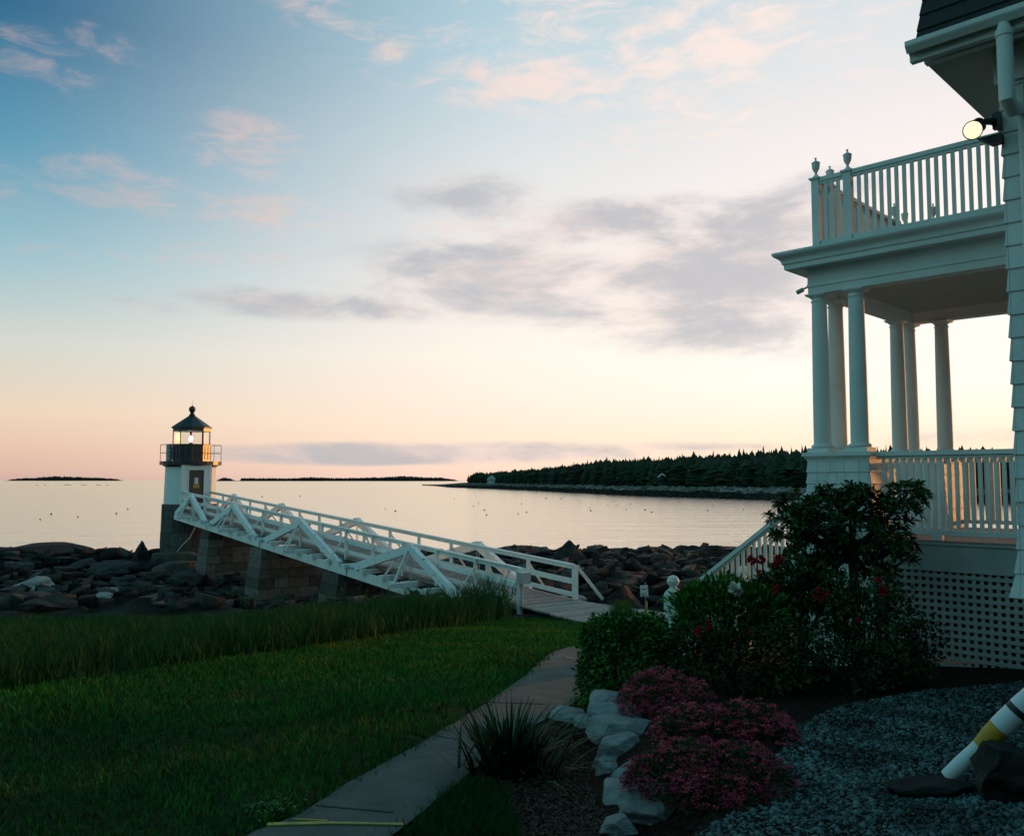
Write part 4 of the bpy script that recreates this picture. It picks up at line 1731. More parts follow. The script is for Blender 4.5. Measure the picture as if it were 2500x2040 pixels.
# little sign on a stake beside the boardwalk
gs = Vector(pix(1576, 1482, 22.2))
gs.z = T(gs.x, gs.y)
sg = empty('notice_post', gs, 'small white notice with dark ring and lines on a stake beside the boardwalk', 'sign')
yv = Vector((gs.x, gs.y, 0)).normalized()
xv = Vector((yv.y, -yv.x, 0))
ztop, zbot = zat(gs.x, gs.y, 1428), zat(gs.x, gs.y, 1455)
mb = MB()
mb.frame(gs, xv, yv, U, -.02, .02, 0, .03, -.05, zat(gs.x, gs.y, 1421) - gs.z)
mb.build('stake', M_wood, sg)
ti = Matrix.Rotation(R(-3), 3, yv)
xs_, us_ = ti @ xv, ti @ U
oc = Vector((gs.x, gs.y, (ztop + zbot) / 2)) - xv * .03
hh = (ztop - zbot) / 2
ww = .097
mb = MB()
mb.frame(oc, xs_, yv, us_, -ww, ww, -.018, -.004, -hh, hh)
sbd = mb.build('sign_board', M_trim, sg)
mb = MB()
for k in range(28):
    a, b_ = 2 * math.pi * k / 28, 2 * math.pi * (k + 1) / 28
    rr_ = .076
    cc_ = oc + us_ * (hh * .30) - yv * .0195
    mb.bar(cc_ + (xs_ * math.cos(a) + us_ * math.sin(a)) * rr_, cc_ + (xs_ * math.cos(b_) + us_ * math.sin(b_)) * rr_, .010, .003, -yv if False else U)
mb.frame(oc + us_ * (hh * .30), xs_, yv, us_, -.055, .055, -.0215, -.019, -.012, .012)
for k, (a, b_) in enumerate([(-.070, -.005), (.01, .055), (-.075, .0), (.015, .07)]):
    zz = -hh * .50 if k < 2 else -hh * .80
    mb.frame(oc, xs_, yv, us_, a, b_, -.0215, -.019, zz - .010, zz + .010)
mb.build('sign_print', M_signblue, sbd)
mb = MB()
mb.tube([gs + xv * .03 + U * .52 - yv * .01, gs + xv * .035 + U * .42 - yv * .02, gs + xv * .028 + U * .33 - yv * .01, gs + xv * .05 + U * .22], .016, 6)
mb.build('yellow_rope', M_rope, sg)

# ------------------------------------------------------------------ KEEPER'S HOUSE
hu = Vector((-.7145, .6997, 0)).normalized()
hv = Vector((hu.y, -hu.x, 0))
HA = Vector((.3563 * 10.6, 10.6, 0))


def H(p, q, z=0.0):
    return Vector((HA.x, HA.y, z)) + hu * p + hv * q


def hz_(p, q, py):
    P = H(p, q)
    return zat(P.x, P.y, py)


def hb_(mb, p0, p1, q0, q1, z0, z1):
    mb.frame(H(0, 0), hu, hv, U, min(p0, p1), max(p0, p1), min(q0, q1), max(q0, q1), z0, z1)


WD = 2.92
SP = .456
PW, QK = -3.07, -3.77                      # house wall line behind the porch, near corner of the house
z_cap = hz_(.18, -.2, 1105)
z_ab = hz_(0, -.12, 716)
z_sof = hz_(.30, -.30, 658)
z_fas = hz_(.30, -.30, 647)
z_crn = hz_(.41, -.41, 620)
z_flr = hz_(-1.11, -.1, 1317)
z_sk1 = hz_(-1.11, -.12, 1327)
z_sk0 = hz_(-1.11, -.12, 1385)
ze = hz_(-2.64, -4.13, 133)
z_grd = -2.15
house = empty('keepers_house', H(PW, QK, z_grd), 'white shingled house with columned corner porch, balcony and dark roof', 'house')


def shingles(mb, o, al, nrm_, length, zs, offs, seed, w0=.11, w1=.2):
    """courses of wooden shingles: zs course edges from the bottom up, offs butt offset of each course"""
    r_ = random.Random(seed)
    for k in range(len(zs) - 1):
        x = 0
        while x < length - .001:
            w = min(r_.uniform(w0, w1), length - x)
            if length - x - w < .05:
                w = length - x
            s_ = r_.uniform(.90, 1.06)
            mb.cc = (s_, s_, s_)
            d = offs[k] + r_.uniform(-.002, .002)
            d1 = offs[k + 1] - .014
            a, b_ = x + .002, x + w - .002
            z0, z1 = zs[k] + r_.uniform(-.002, .002), zs[k + 1] + .01
            P = lambda xx, dd, zz: o + al * xx + nrm_ * dd + U * zz
            mb.box8([P(a, -.03, z0), P(b_, -.03, z0), P(b_, d, z0), P(a, d, z0), P(a, -.03, z1), P(b_, -.03, z1), P(b_, max(d1, -.02), z1), P(a, max(d1, -.02), z1)])
            x += w
    mb.cc = (1, 1, 1)


# main walls
z_fl = hz_(PW, QK, 1457)
crs = .155
nc = int((ze - z_fl) / crs) + 1
zs = [z_fl + crs * k for k in range(nc + 1)]
offs = [.066, .038, .024] + [.02] * (nc - 1)
zs[-1] = min(zs[-1], ze + .06)
mb = MB()
shingles(mb, H(PW, QK), -hu, -hv, 5.0, zs, offs, 1)
shingles(mb, H(PW, QK), hv, hu, 9.5, zs, offs, 2)
# corner of the flared courses
for k in range(nc):
    d, d1 = offs[k], offs[k + 1] - .014
    z0, z1 = zs[k], zs[k + 1] + .01
    O = H(PW, QK)
    mb.box8([O + U * z0, O + hu * d + U * z0, O + hu * d - hv * d + U * z0, O - hv * d + U * z0, O + U * z1, O + hu * d1 + U * z1, O + hu * d1 - hv * d1 + U * z1, O - hv * d1 + U * z1])
mb.build('shingle_wall', M_shingle, house)
mb = MB()
hb_(mb, PW - 5, PW - .03, QK + .03, QK + 9.5, z_fl - .02, ze + .03)
mb.build('wall_core', M_trim, house)
mb = MB()
hb_(mb, PW - 5, PW - .10, QK + .12, QK + 9.4, z_grd - .4, z_fl - .02)
mb.build('foundation', M_rockmid, house)
# upper storey soffit, roof, gutter
pe, qe = PW + .43, QK - .36
mb = MB()
hb_(mb, pe - 6, pe, qe, QK + 10, ze, ze + .05)
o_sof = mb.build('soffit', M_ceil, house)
mb = MB()
prof_q = [(qe + .02, ze + .05), (qe + 1.35, ze + 3.05), (QK + 4.7, ze + 4.6), (QK + 8.4, ze + 3.05), (QK + 10, ze + .05)]
vs = [H(pe + .0, q, z) for q, z in prof_q] + [H(pe - 6, q, z) for q, z in prof_q]
mb.add(vs, [(0, 1, 2, 3, 4), (9, 8, 7, 6, 5)] + [(i, i + 5, i + 6, i + 1) for i in range(4)])
# raised courses of roof shingles on the near slope
nr = 22
for k in range(nr):
    f0, f1 = k / nr, (k + 1.12) / nr
    q0, q1 = qe + .02 + 1.33 * f0, qe + .02 + 1.33 * min(f1, 1)
    z0, z1 = ze + .05 + 3.0 * f0, ze + .05 + 3.0 * min(f1, 1)
    nn = -hv * .91 + U * .40
    mb.box8([H(pe + .012, q0, z0), H(pe - 6, q0, z0), H(pe - 6, q1, z1), H(pe + .012, q1, z1), H(pe + .012, q0, z0) + nn * .018, H(pe - 6, q0, z0) + nn * .018, H(pe - 6, q1, z1) + nn * .004, H(pe + .012, q1, z1) + nn * .004])
mb.build('roof', M_roof, house)


def sweep_u(mb, prof_, p0, closed=False):
    """moulding along the near eave: profile of (out, z) extruded along the wall direction"""
    n_ = len(prof_)
    vs = [H(p0 + max(0, 0), qe - o_, z) for o_, z in prof_] + [H(pe - 6, qe - o_, z) for o_, z in prof_]
    mb.add(vs, [(i, i + 1, i + 1 + n_, i + n_) for i in range(n_ - 1)] + [tuple(range(n_ - 1, -1, -1)), tuple(range(n_, 2 * n_))])


mb = MB()
gz = hz_(pe, qe - .10, 112)
sweep_u(mb, [(-.02, ze - .06), (.03, ze - .06), (.035, ze + .03), (.05, ze + .04), (.085, gz - .045), (.115, gz - .01), (.12, gz + .0), (.12, gz + .03), (.10, gz + .03), (.098, gz + .005), (-.02, gz + .005)], pe + .03)
o = mb.build('gutter', M_trim, house)
mb = MB()
hb_(mb, pe - 6, pe - .02, qe + .10, qe + .16, ze - .04, ze)
hb_(mb, PW - 5, PW + .04, QK - .045, QK - .02, ze - .24, ze - .002)
mb.build('frieze_board', M_trim, house)
mb = MB()
r_ = .048
mb.tube([H(-3.2, qe - .06, ze + .02), H(-3.2, qe - .06, ze - .02), H(-3.2, qe - .055, ze - .07)], [.03, .035, r_], 14)
mb.tube([H(-3.2, qe - .055, ze - .06), H(-3.2, qe - .05, hz_(-3.2, qe, 250)), H(-3.205, qe + .05, hz_(-3.2, qe, 262)), H(-3.22, QK - .13, hz_(-3.15, QK, 285)), H(-3.225, QK - .085, hz_(-3.22, QK, 320)), H(-3.225, QK - .085, .5), H(-3.225, QK - .10, z_fl + .35), H(-3.24, QK - .15, z_fl + .0), H(-3.30, QK - .17, z_fl - .07), H(-3.47, QK - .14, z_fl - .20), H(-3.49, QK - .14, z_fl - .28), H(-3.49, QK - .14, z_grd + .2), H(-3.49, QK - .26, z_grd + .10)], r_, 14)
mb.tube([H(-3.225, QK - .085, .62), H(-3.225, QK - .085, .70)], r_ + .006, 14)
mb.tube([H(-3.2, qe - .0545, ze - .10), H(-3.2, qe - .0545, ze - .06)], r_ + .006, 14)
o = mb.build('downspout', M_trim, house)
auto_smooth(o, 40)

# porch floor, skirt, lattice
mb = MB()
hb_(mb, PW, .22, -.10, WD + .15, z_flr - .06, z_flr)
mb.build('porch_floor', M_wood, house)
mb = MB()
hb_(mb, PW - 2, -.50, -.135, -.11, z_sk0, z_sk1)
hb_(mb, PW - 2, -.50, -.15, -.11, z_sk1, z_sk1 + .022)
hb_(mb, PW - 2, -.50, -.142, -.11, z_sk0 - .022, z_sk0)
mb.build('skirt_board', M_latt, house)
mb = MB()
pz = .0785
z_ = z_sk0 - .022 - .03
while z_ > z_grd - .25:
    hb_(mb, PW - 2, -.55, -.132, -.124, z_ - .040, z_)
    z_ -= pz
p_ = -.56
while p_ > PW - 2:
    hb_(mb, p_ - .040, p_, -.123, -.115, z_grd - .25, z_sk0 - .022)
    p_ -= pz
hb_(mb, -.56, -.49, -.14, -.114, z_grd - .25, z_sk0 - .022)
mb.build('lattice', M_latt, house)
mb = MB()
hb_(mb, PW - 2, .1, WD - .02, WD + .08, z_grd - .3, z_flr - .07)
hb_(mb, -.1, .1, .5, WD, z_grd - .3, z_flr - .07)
mb.build('porch_shade_backing', M_dark, house)  # dark panels behind the lattice stand in for shade under the floor

# pedestals
def pedestal(pa, pb_, qa, qb, seed):
    """shingled block under three columns: footprint corners in house axes"""
    n_ = 8
    zz0 = z_grd - .2 if seed < 50 else z_flr - .05
    zt = z_cap - .10
    n_ = max(3, int((zt - zz0) / .135))
    zs_ = [zz0 + (zt - zz0) * k / n_ for k in range(n_ + 1)]
    of = []
    for k in range(n_ + 1):
        h_ = zs_[k] - z_flr
        of.append(.018 + (.05 * max(0, 1 - h_ / .9) ** 1.5 if h_ > -.02 else .03))
    m_ = MB()
    shingles(m_, H(pa, qa), hu, -hv, pb_ - pa, zs_, of, seed, .10, .19)
    shingles(m_, H(pa, qb), hu, hv, pb_ - pa, zs_, of, seed + 1, .10, .19)
    shingles(m_, H(pb_, qa), hv, hu, qb - qa, zs_, of, seed + 2, .10, .19)
    shingles(m_, H(pa, qa), hv, -hu, qb - qa, zs_, of, seed + 3, .10, .19)
    for k in range(n_):
        d, d1 = of[k] - .004, of[k + 1] - .018
        for (px_, qx, su, sv_) in ((pa, qa, -1, -1), (pb_, qa, 1, -1), (pa, qb, -1, 1), (pb_, qb, 1, 1)):
            O = H(px_, qx)
            m_.box8([O + U * zs_[k], O + hu * su * d + U * zs_[k], O + hu * su * d + hv * sv_ * d + U * zs_[k], O + hv * sv_ * d + U * zs_[k],
                     O + U * zs_[k + 1], O + hu * su * d1 + U * zs_[k + 1], O + hu * su * d1 + hv * sv_ * d1 + U * zs_[k + 1], O + hv * sv_ * d1 + U * zs_[k + 1]])
    hb_(m_, pa + .02, pb_ - .02, qa + .02, qb - .02, zz0, zt)
    po = m_.build('column_pedestal', M_shingle, house)
    m_ = MB()
    hb_(m_, pa - .012, pb_ + .012, qa - .012, qb + .012, zt, zt + .03)
    hb_(m_, pa - .03, pb_ + .03, qa - .03, qb + .03, zt + .03, zt + .055)
    hb_(m_, pa - .055, pb_ + .055, qa - .055, qb + .055, zt + .055, z_cap)
    m_.build('pedestal_cap', M_trim, po)


pedestal(-.61, .125, -.145, .61, 10)
pedestal(-.61, .125, WD - .61, WD + .145, 60)

# columns
def column(p, q):
    e0 = H(p, q)
    h0, h1 = z_cap, z_ab
    m_ = MB()
    prf = []
    zb_, zt_ = h0 + .055, h1 - .10
    for k in range(15):
        f_ = k / 14
        prf.append((.104 - .016 * f_ ** 1.6, zb_ + .05 + (zt_ - zb_ - .05) * f_))
    m_.lathe([(.118, zb_), (.133, zb_ + .012), (.133, zb_ + .03), (.112, zb_ + .045)] + prf + [(.098, zt_ + .005), (.098, zt_ + .015), (.088, zt_ + .02), (.088, zt_ + .045), (.100, zt_ + .055), (.115, zt_ + .072)], e0, 28)
    co = m_.build('porch_column', M_trim, house)
    auto_smooth(co, 40)
    m_ = MB()
    m_.frame(e0, hu, hv, U, -.135, .135, -.135, .135, h0, zb_)
    m_.build('column_plinth', M_trim, co)
    m_ = MB()
    m_.frame(e0, hu, hv, U, -.115, .115, -.115, .115, zt_ + .072, zt_ + .086)
    m_.frame(e0, hu, hv, U, -.128, .128, -.128, .128, zt_ + .086, h1)
    m_.build('column_capital', M_trim, co)


for p, q in ((0, 0), (-SP, 0), (0, SP), (0, WD), (-SP, WD), (0, WD - SP)):
    column(p, q)

# entablature: profile swept round three sides of the porch
def sweep3(mb, prof_):
    n_ = len(prof_)
    vs = []
    for o_, z in prof_:
        vs += [H(PW + .02, -o_, z), H(o_, -o_, z), H(o_, WD + o_, z), H(PW + .02, WD + o_, z)]
    fs = []
    for i in range(n_ - 1):
        for k in range(3):
            fs.append((i * 4 + k, i * 4 + k + 1, (i + 1) * 4 + k + 1, (i + 1) * 4 + k))
    mb.add(vs, fs)


z1_ = hz_(.095, -.095, 703)
z2_ = hz_(.095, -.095, 697)
mb = MB()
sweep3(mb, [(-.095, z_ab + .16), (-.095, z_ab), (.095, z_ab), (.095, z1_), (.108, z1_ + .006), (.108, z2_), (.098, z2_ + .004), (.098, z_sof - .03), (.115, z_sof), (.13, z_sof)])
mb.build('porch_beam', M_trim, house)
mb = MB()
sweep3(mb, [(.098, z_sof + .001), (.292, z_sof + .001), (.30, z_sof - .008), (.303, z_fas - .012), (.318, z_fas)])
mb.build('cornice_soffit', M_trim, house)
mb = MB()
dzc = z_crn - z_fas
sweep3(mb, [(.318, z_fas), (.322, z_fas + .006), (.325, z_fas + dzc * .20), (.335, z_fas + dzc * .36), (.36, z_fas + dzc * .52), (.388, z_fas + dzc * .64), (.402, z_fas + dzc * .76), (.408, z_fas + dzc * .82), (.408, z_crn), (.39, z_crn + .008), (.0, z_crn + .075), (-.3, z_crn + .08)])
o = mb.build('cornice_crown', M_trim, house)
mb = MB()
hb_(mb, PW, -.09, .09, WD - .09, z_ab + .15, z_ab + .17)
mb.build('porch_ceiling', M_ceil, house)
mb = MB()
hb_(mb, PW, .1, -.1, WD + .1, z_crn + .03, z_crn + .082)
mb.build('balcony_floor', M_roof, house)


def railing(name, A_, B_, zlo, zhi, top=(.085, .05), bot=(.055, .055), bal=.034, step=.0745, ends=.06, slope=None):
    """post-to-post railing; A_ and B_ are (p, q) pairs, zlo / zhi heights at A_ and B_"""
    a, b_ = H(*A_), H(*B_)
    d = (b_ - a)
    L = d.length
    d.normalize()
    m_ = MB()
    (za0, za1), (zb0, zb1) = zlo, zhi
    m_.bar(a + U * (za1 - top[1] / 2), b_ + U * (zb1 - top[1] / 2), top[0], top[1])
    m_.bar(a + U * (za1 - top[1] - .018), b_ + U * (zb1 - top[1] - .018), top[0] * .55, .034)
    ro = m_.build(name, M_trim, house)
    m_ = MB()
    m_.bar(a + U * (za0 + bot[1] / 2), b_ + U * (zb0 + bot[1] / 2), bot[0], bot[1])
    m_.build('bottom_rail', M_trim, ro)
    n_ = max(1, int(round((L - ends * 1.2) / step)))
    for k in range(n_):
        f_ = (k + .5) / n_
        x = ends * .6 + (L - ends * 1.2) * f_
        g = x / L
        P = a + d * x
        m_ = MB()
        m_.bar(P + U * (za0 + (zb0 - za0) * g + bot[1] - .005), P + U * (za1 + (zb1 - za1) * g - top[1] - .03), bal, bal, d)
        m_.build('baluster', M_trim, ro)
    return ro


zr1 = z_cap - .002
zr0 = hz_(-1.11, -.02, 1303)
railing('porch_railing', (-.66, -.01), (PW, -.01), (zr0, zr1), (zr0, zr1), (.13, .05), (.07, .05), .036, .0785)
railing('porch_railing', (-.66, WD), (PW, WD), (zr0, zr1), (zr0, zr1), (.13, .05), (.07, .05), .036, .0785)
mb = MB()
hb_(mb, -1.35, -1.25, -.045, .025, z_flr, zr0)
hb_(mb, -2.4, -2.3, -.045, .025, z_flr, zr0)
mb.build('rail_block', M_trim, house)
# balcony
zb1_ = hz_(-.1, 0, 432)
zb0_ = hz_(-.1, 0, 597)
zpt = hz_(0, 0, 440)
BP_ = [(0, 0), (-.40, 0), (0, .40), (0, WD - .40), (0, WD), (-.40, WD)]
kw = dict(top=(.075, .05), bot=(.055, .055), bal=.036, step=.088)
for a, b_ in [((-.05, 0), (-.35, 0)), ((-.45, 0), (PW, 0)), ((0, .05), (0, .35)), ((0, .45), (0, WD - .45)), ((0, WD - .35), (0, WD - .05)), ((-.05, WD), (-.35, WD)), ((-.45, WD), (PW, WD))]:
    railing('balcony_railing', a, b_, (zb0_, zb1_), (zb0_, zb1_), **kw)
for p, q in BP_:
    m_ = MB()
    m_.frame(H(p, q), hu, hv, U, -.046, .046, -.046, .046, z_crn + .05, zpt)
    m_.frame(H(p, q), hu, hv, U, -.068, .068, -.068, .068, zpt, zpt + .022)
    po = m_.build('balcony_post', M_trim, house)
    m_ = MB()
    z = zpt + .022
    m_.lathe([(.055, z), (.048, z + .012), (.030, z + .030), (.016, z + .048), (.015, z + .066), (.026, z + .085), (.042, z + .115), (.048, z + .15), (.0485, z + .185), (.052, z + .188), (.052, z + .197),
              (.040, z + .205), (.020, z + .218), (.009, z + .228), (.009, z + .240), (.015, z + .248), (.013, z + .258), (.002, z + .264)], H(p, q), 20)
    uo = m_.build('urn_finial', M_trim, po)
    auto_smooth(uo, 35)

# porch steps going down toward the bay
qn, qf = .35, 2.30
tA, tB = .827, 2.16
zA, zB = hz_(tA, qn, 1265), hz_(tB, qn, 1435.5)
sl = (zB - zA) / (tB - tA)
zr = lambda p: zA + sl * (p - tA)
for q in (qn, qf):
    railing('stair_railing', (.17, q), (2.36, q), (zr(.17) - .86, zr(.17)), (zr(2.36) - .80, zr(2.36)), (.10, .05), (.06, .06), .036, .083)
st = MB()
nst = 10
for k in range(nst):
    p0 = .20 + k * .235
    z0 = z_flr - (k + 1) * ((z_flr + 2.50) / nst)
    hb_(st, p0, p0 + .26, qn + .04, qf - .04, z0 - .035, z0)
    hb_(st, p0 + .005, p0 + .02, qn + .06, qf - .06, z0, z0 + .145)
st.build('porch_steps', M_wood, house)
for q in (qn + .0, qf - .0):
    m_ = MB()
    m_.box8([H(.15, q - .02, z_flr - .34), H(2.5, q - .02, -2.62), H(2.5, q + .02, -2.62), H(.15, q + .02, z_flr - .34), H(.15, q - .02, z_flr), H(2.5, q - .02, -2.40), H(2.5, q + .02, -2.40), H(.15, q + .02, z_flr)])
    m_.build('stair_stringer', M_trim, house)
    P = H(2.42, q)
    zbt_ = zat(P.x, P.y, 1404) if q == qn else hz_(2.42, qn, 1404)
    zc_ = zbt_ - .082
    m_ = MB()
    vs, fs = [], []
    ring = [(.098, -2.8), (.098, zc_ - .205), (.094, zc_ - .175), (.080, zc_ - .142), (.055, zc_ - .112), (.045, zc_ - .098)]
    for r_, z in ring:
        for su, sv_ in ((-1, -1), (1, -1), (1, 1), (-1, 1)):
            vs.append(P + hu * su * r_ + hv * sv_ * r_ + U * z)
    for i in range(len(ring) - 1):
        for k in range(4):
            fs.append((i * 4 + k, i * 4 + (k + 1) % 4, i * 4 + 4 + (k + 1) % 4, i * 4 + 4 + k))
    fs.append((20, 21, 22, 23))
    m_.add(vs, fs)
    nw = m_.build('newel_post', M_white, house)
    m_ = MB()
    m_.lathe([(.048, zc_ - .10), (.05, zc_ - .075)] + [(.085 * math.sin(a), zc_ - .085 * math.cos(a)) for a in np.linspace(.6, 1.45, 7)] + [(.088, zc_ - .006), (.088, zc_ + .006)] + [(.085 * math.sin(a), zc_ - .085 * math.cos(a)) for a in np.linspace(1.7, 3.12, 10)], P, 24)
    bo_ = m_.build('newel_ball', M_white, nw)
    auto_smooth(bo_, 50)

# small camera under the cornice
cp = H(.12, -.10, z1_ - .01)
e = empty('security_camera', cp, 'small dark camera fixed to the outer end of the porch beam', 'camera')
m_ = MB()
m_.tube([H(.09, -.05, z1_ + .03), cp + hu * .05], .012, 8)
m_.frame(H(.098, -.05, z1_ + .03), hu, hv, U, 0, .012, -.03, .03, -.03, .03)
m_.build('bracket', M_grey, e)
m_ = MB()
ax_ = (hu * .8 - hv * .25 - U * .35).normalized()
m_.lathe([(.024, 0), (.028, .01), (.028, .085), (.022, .088)], cp + hu * .03, 14, ax_)
m_.build('camera_body', M_grey, e)
m_ = MB()
m_.lathe([(.018, .0885), (.018, .092)], cp + hu * .03, 12, ax_)
m_.build('camera_lens', M_fblack, e)

# floodlight on the house corner
fl = pix(2375, 318, 5.50)
mt = H(PW + .03, QK - .03, hz_(PW, QK, 297))
e = empty('floodlight', mt, 'lit round floodlight on a black arm at the corner of the house', 'light')
ax_ = (Vector((-.42, -.80, -.30))).normalized()
m_ = MB()
m_.lathe([(.018, -.17), (.025, -.165), (.027, -.11), (.032, -.08), (.046, -.045), (.058, -.012), (.061, .0), (.058, .006), (.051, .004)], fl, 24, ax_)
ho = m_.build('lamp_housing', M_fblack, e)
auto_smooth(ho, 40)
m_ = MB()
m_.lathe([(.0540, .0065), (.048, .013), (.031, .019), (.001, .022)], fl, 24, ax_)
lo_ = m_.build('lamp_lens', M_lens, e)
auto_smooth(lo_, 60)
m_ = MB()
bk_ = fl - ax_ * .165
m_.tube([bk_, bk_ - ax_ * .03 + U * .0, (bk_ + mt) / 2 + U * .03, mt], [.022, .024, .022, .026], 10)
m_.build('arm', M_fblack, e)
m_ = MB()
m_.frame(mt, hu, hv, U, -.03, .02, -.045, .0, -.06, .05)
m_.box8([mt + hu * .04 - hv * .05 - U * .16, mt - hu * .03 - hv * .05 - U * .16, mt - hu * .03 + hv * .02 - U * .16, mt + hu * .04 + hv * .02 - U * .16,
         mt + hu * .12 - hv * .05 - U * .10, mt - hu * .03 - hv * .05 - U * .10, mt - hu * .03 + hv * .02 - U * .10, mt + hu * .12 + hv * .02 - U * .10])
m_.build('mounting_box', M_fblack, e)
m_ = MB()
m_.lathe([(.03, 0), (.045, .02), (.05, .06), (.03, .09), (.005, .10)], mt + hu * .10 - hv * .05 + U * .02, 14, (-.3, -.3, -.9))
m_.build('motion_sensor', M_fblack, e)

# ------------------------------------------------------------------ GARDEN
def ell(px, py, Y, rx, rz, ry=None):
    c = pix(px, py, Y)
    k = Y / F
    return c, np.array([rx * k, (ry if ry else (rx + rz) / 2 * k), rz * k])


def shell(n, c, r, lump=.18, inner=.55, lo=-.5, sc=2.6):
    """points through the outer part of a lumpy ellipsoid, with outward directions"""
    D = nrm(rng.normal(size=(n * 2, 3)))
    D = D[D[:, 2] > lo][:n]
    k = np.array([noise.noise(Vector((d * sc + np.array(c[:])).tolist())) for d in D])
    f = (1 + lump * 1.6 * k) * (inner + (1 - inner) * rng.random(len(D)) ** .45)
    return np.array(c[:]) + D * r * f[:, None], D, k


def leafmass(e, parts, m, L, Wd, up=.35, jit=.7, name='foliage', droop=.15, br=(.55, 1.4)):
    Ps, Ds, Cs = [], [], []
    for (c, r, n, lump, lo) in parts:
        P, D, k = shell(n, c, r, lump, .55, lo)
        d = nrm(D + rng.normal(size=D.shape) * jit + np.array([0, 0, up]))
        Ps.append(P)
        Ds.append(d)
        s_ = rng.uniform(*br, len(P)) * (1 + .5 * k)
        w_ = rng.uniform(.85, 1.2, len(P))
        Cs.append(np.stack([s_ * w_, s_, s_ * .95], 1))
    P, D, C = np.concatenate(Ps), np.concatenate(Ds), np.concatenate(Cs)
    V, tm = leaves(P, D, rng.uniform(*L, len(P)), rng.uniform(*Wd, len(P)), .2, droop)
    return np_mesh(name, V, tm, C, m, e)


def stems(e, base, targets, r0=.012, r1=.004, name='stem', m=None):
    m_ = MB()
    for t_ in targets:
        t_ = Vector(t_)
        b_ = Vector(base) + Vector((random.uniform(-.06, .06), random.uniform(-.06, .06), -.03))
        md = b_.lerp(t_, .55) + Vector((random.uniform(-.05, .05), random.uniform(-.05, .05), .04))
        m_.tube([b_, md, t_], [r0, (r0 + r1) / 2, r1], 6)
    return m_.build(name, m or M_bark, e)


def flower(e, c, r, m, n=46, name='flower', flat=.85, label=None, petal=1.0):
    D = nrm(rng.normal(size=(n, 3)) + np.array([0, 0, .25]))
    P = np.array(c[:]) + D * r * .25
    V, tm = leaves(P, nrm(D + rng.normal(size=(n, 3)) * .25), rng.uniform(.6, .95, n) * r, rng.uniform(.55, .9, n) * r * petal, .25, -.12)
    s_ = rng.uniform(.6, 1.25, n)
    o = np_mesh(name, V, tm, np.stack([s_, s_, s_], 1), m, e)
    if label:
        o['label'] = label
    return o


# big rhododendron by the porch
RY = 9.2
rb_ = pix(2092, 1500, RY)
rb_.z = T(rb_.x, rb_.y)
e = empty('rhododendron', rb_, 'tall dark leafy rhododendron on a forked trunk in front of the porch', 'shrub')
fork = pix(2078, 1345, RY)
lobes = [(1958, 1300, 72, 74, .0, 60), (2075, 1255, 130, 66, .1, 105), (2200, 1225, 52, 48, -.1, 34), (2120, 1322, 95, 52, -.15, 62), (1935, 1238, 34, 40, .1, 20), (2020, 1215, 48, 34, .15, 28),
         (2222, 1196, 34, 26, .05, 14), (2180, 1345, 52, 52, .1, 34), (1975, 1360, 54, 44, .1, 34), (2060, 1365, 60, 34, .15, 26), (2010, 1400, 46, 36, .2, 22), (2135, 1398, 46, 36, .25, 22), (1905, 1262, 26, 26, 0, 12), (2000, 1290, 60, 60, -.3, 40), (2095, 1196, 40, 26, .1, 16)]
Ps, Ds, tips = [], [], []
m_ = MB()
m_.tube([rb_ - U * .1, pix(2088, 1440, RY), fork], [.055, .047, .042], 9)
for (px, py, rx, rz, dy, n_) in lobes:
    c, r = ell(px, py, RY + dy, rx, rz, .34)
    P, D, k = shell(n_, c, r, .2, .62, -.55)
    mid = fork.lerp(c, .55) + Vector((0, 0, -.05))
    m_.tube([fork, mid, c], [.030, .022, .013], 7)
    for p, d in zip(P, D):
        tips.append((p, nrm(d * .8 + np.array([0, 0, .75]) + rng.normal(size=3) * .25)))
        m_.tube([c, Vector(p.tolist()) * .5 + c * .5 + Vector((0, 0, -.03)), Vector(p.tolist())], [.009, .006, .004], 4, False)
lobe2 = [(2245, 1345, 30, 26, 0), (2215, 1370, 26, 22, .05)]
br2 = pix(2160, 1480, RY - .15)
br2.z = T(br2.x, br2.y)
m_.tube([br2, pix(2165, 1420, RY - .15), pix(2190, 1380, RY - .15), pix(2240, 1345, RY - .15)], [.022, .02, .015, .006], 7)
m_.build('trunk', M_bark, e)
for (p, d) in tips:
    nl = rng.integers(8, 13)
    a0 = rng.uniform(0, 6.28)
    d = d / np.linalg.norm(d)
    s1 = nrm(np.cross(d, np.array([.3, .1, 1.0])))
    s2 = np.cross(d, s1)
    for q in range(nl):
        a = a0 + 2 * np.pi * q / nl + rng.uniform(-.2, .2)
        el_ = rng.uniform(.05, .75) if q % 3 else rng.uniform(.7, 1.4)
        dd = (s1 * np.cos(a) + s2 * np.sin(a)) + d * el_
        Ps.append(p - d * rng.uniform(0, .03))
        Ds.append(dd)
Ps, Ds = np.array(Ps), np.array(Ds)
V, tm = leaves(Ps, Ds, rng.uniform(.075, .125, len(Ps)), rng.uniform(.026, .038, len(Ps)), .15, .22)
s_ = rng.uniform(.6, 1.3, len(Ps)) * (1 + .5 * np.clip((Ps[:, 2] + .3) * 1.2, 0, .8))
np_mesh('leaves', V, tm, np.stack([s_ * 1.0, s_ * 1.05, s_ * .8], 1), M_leaf_dark, e)


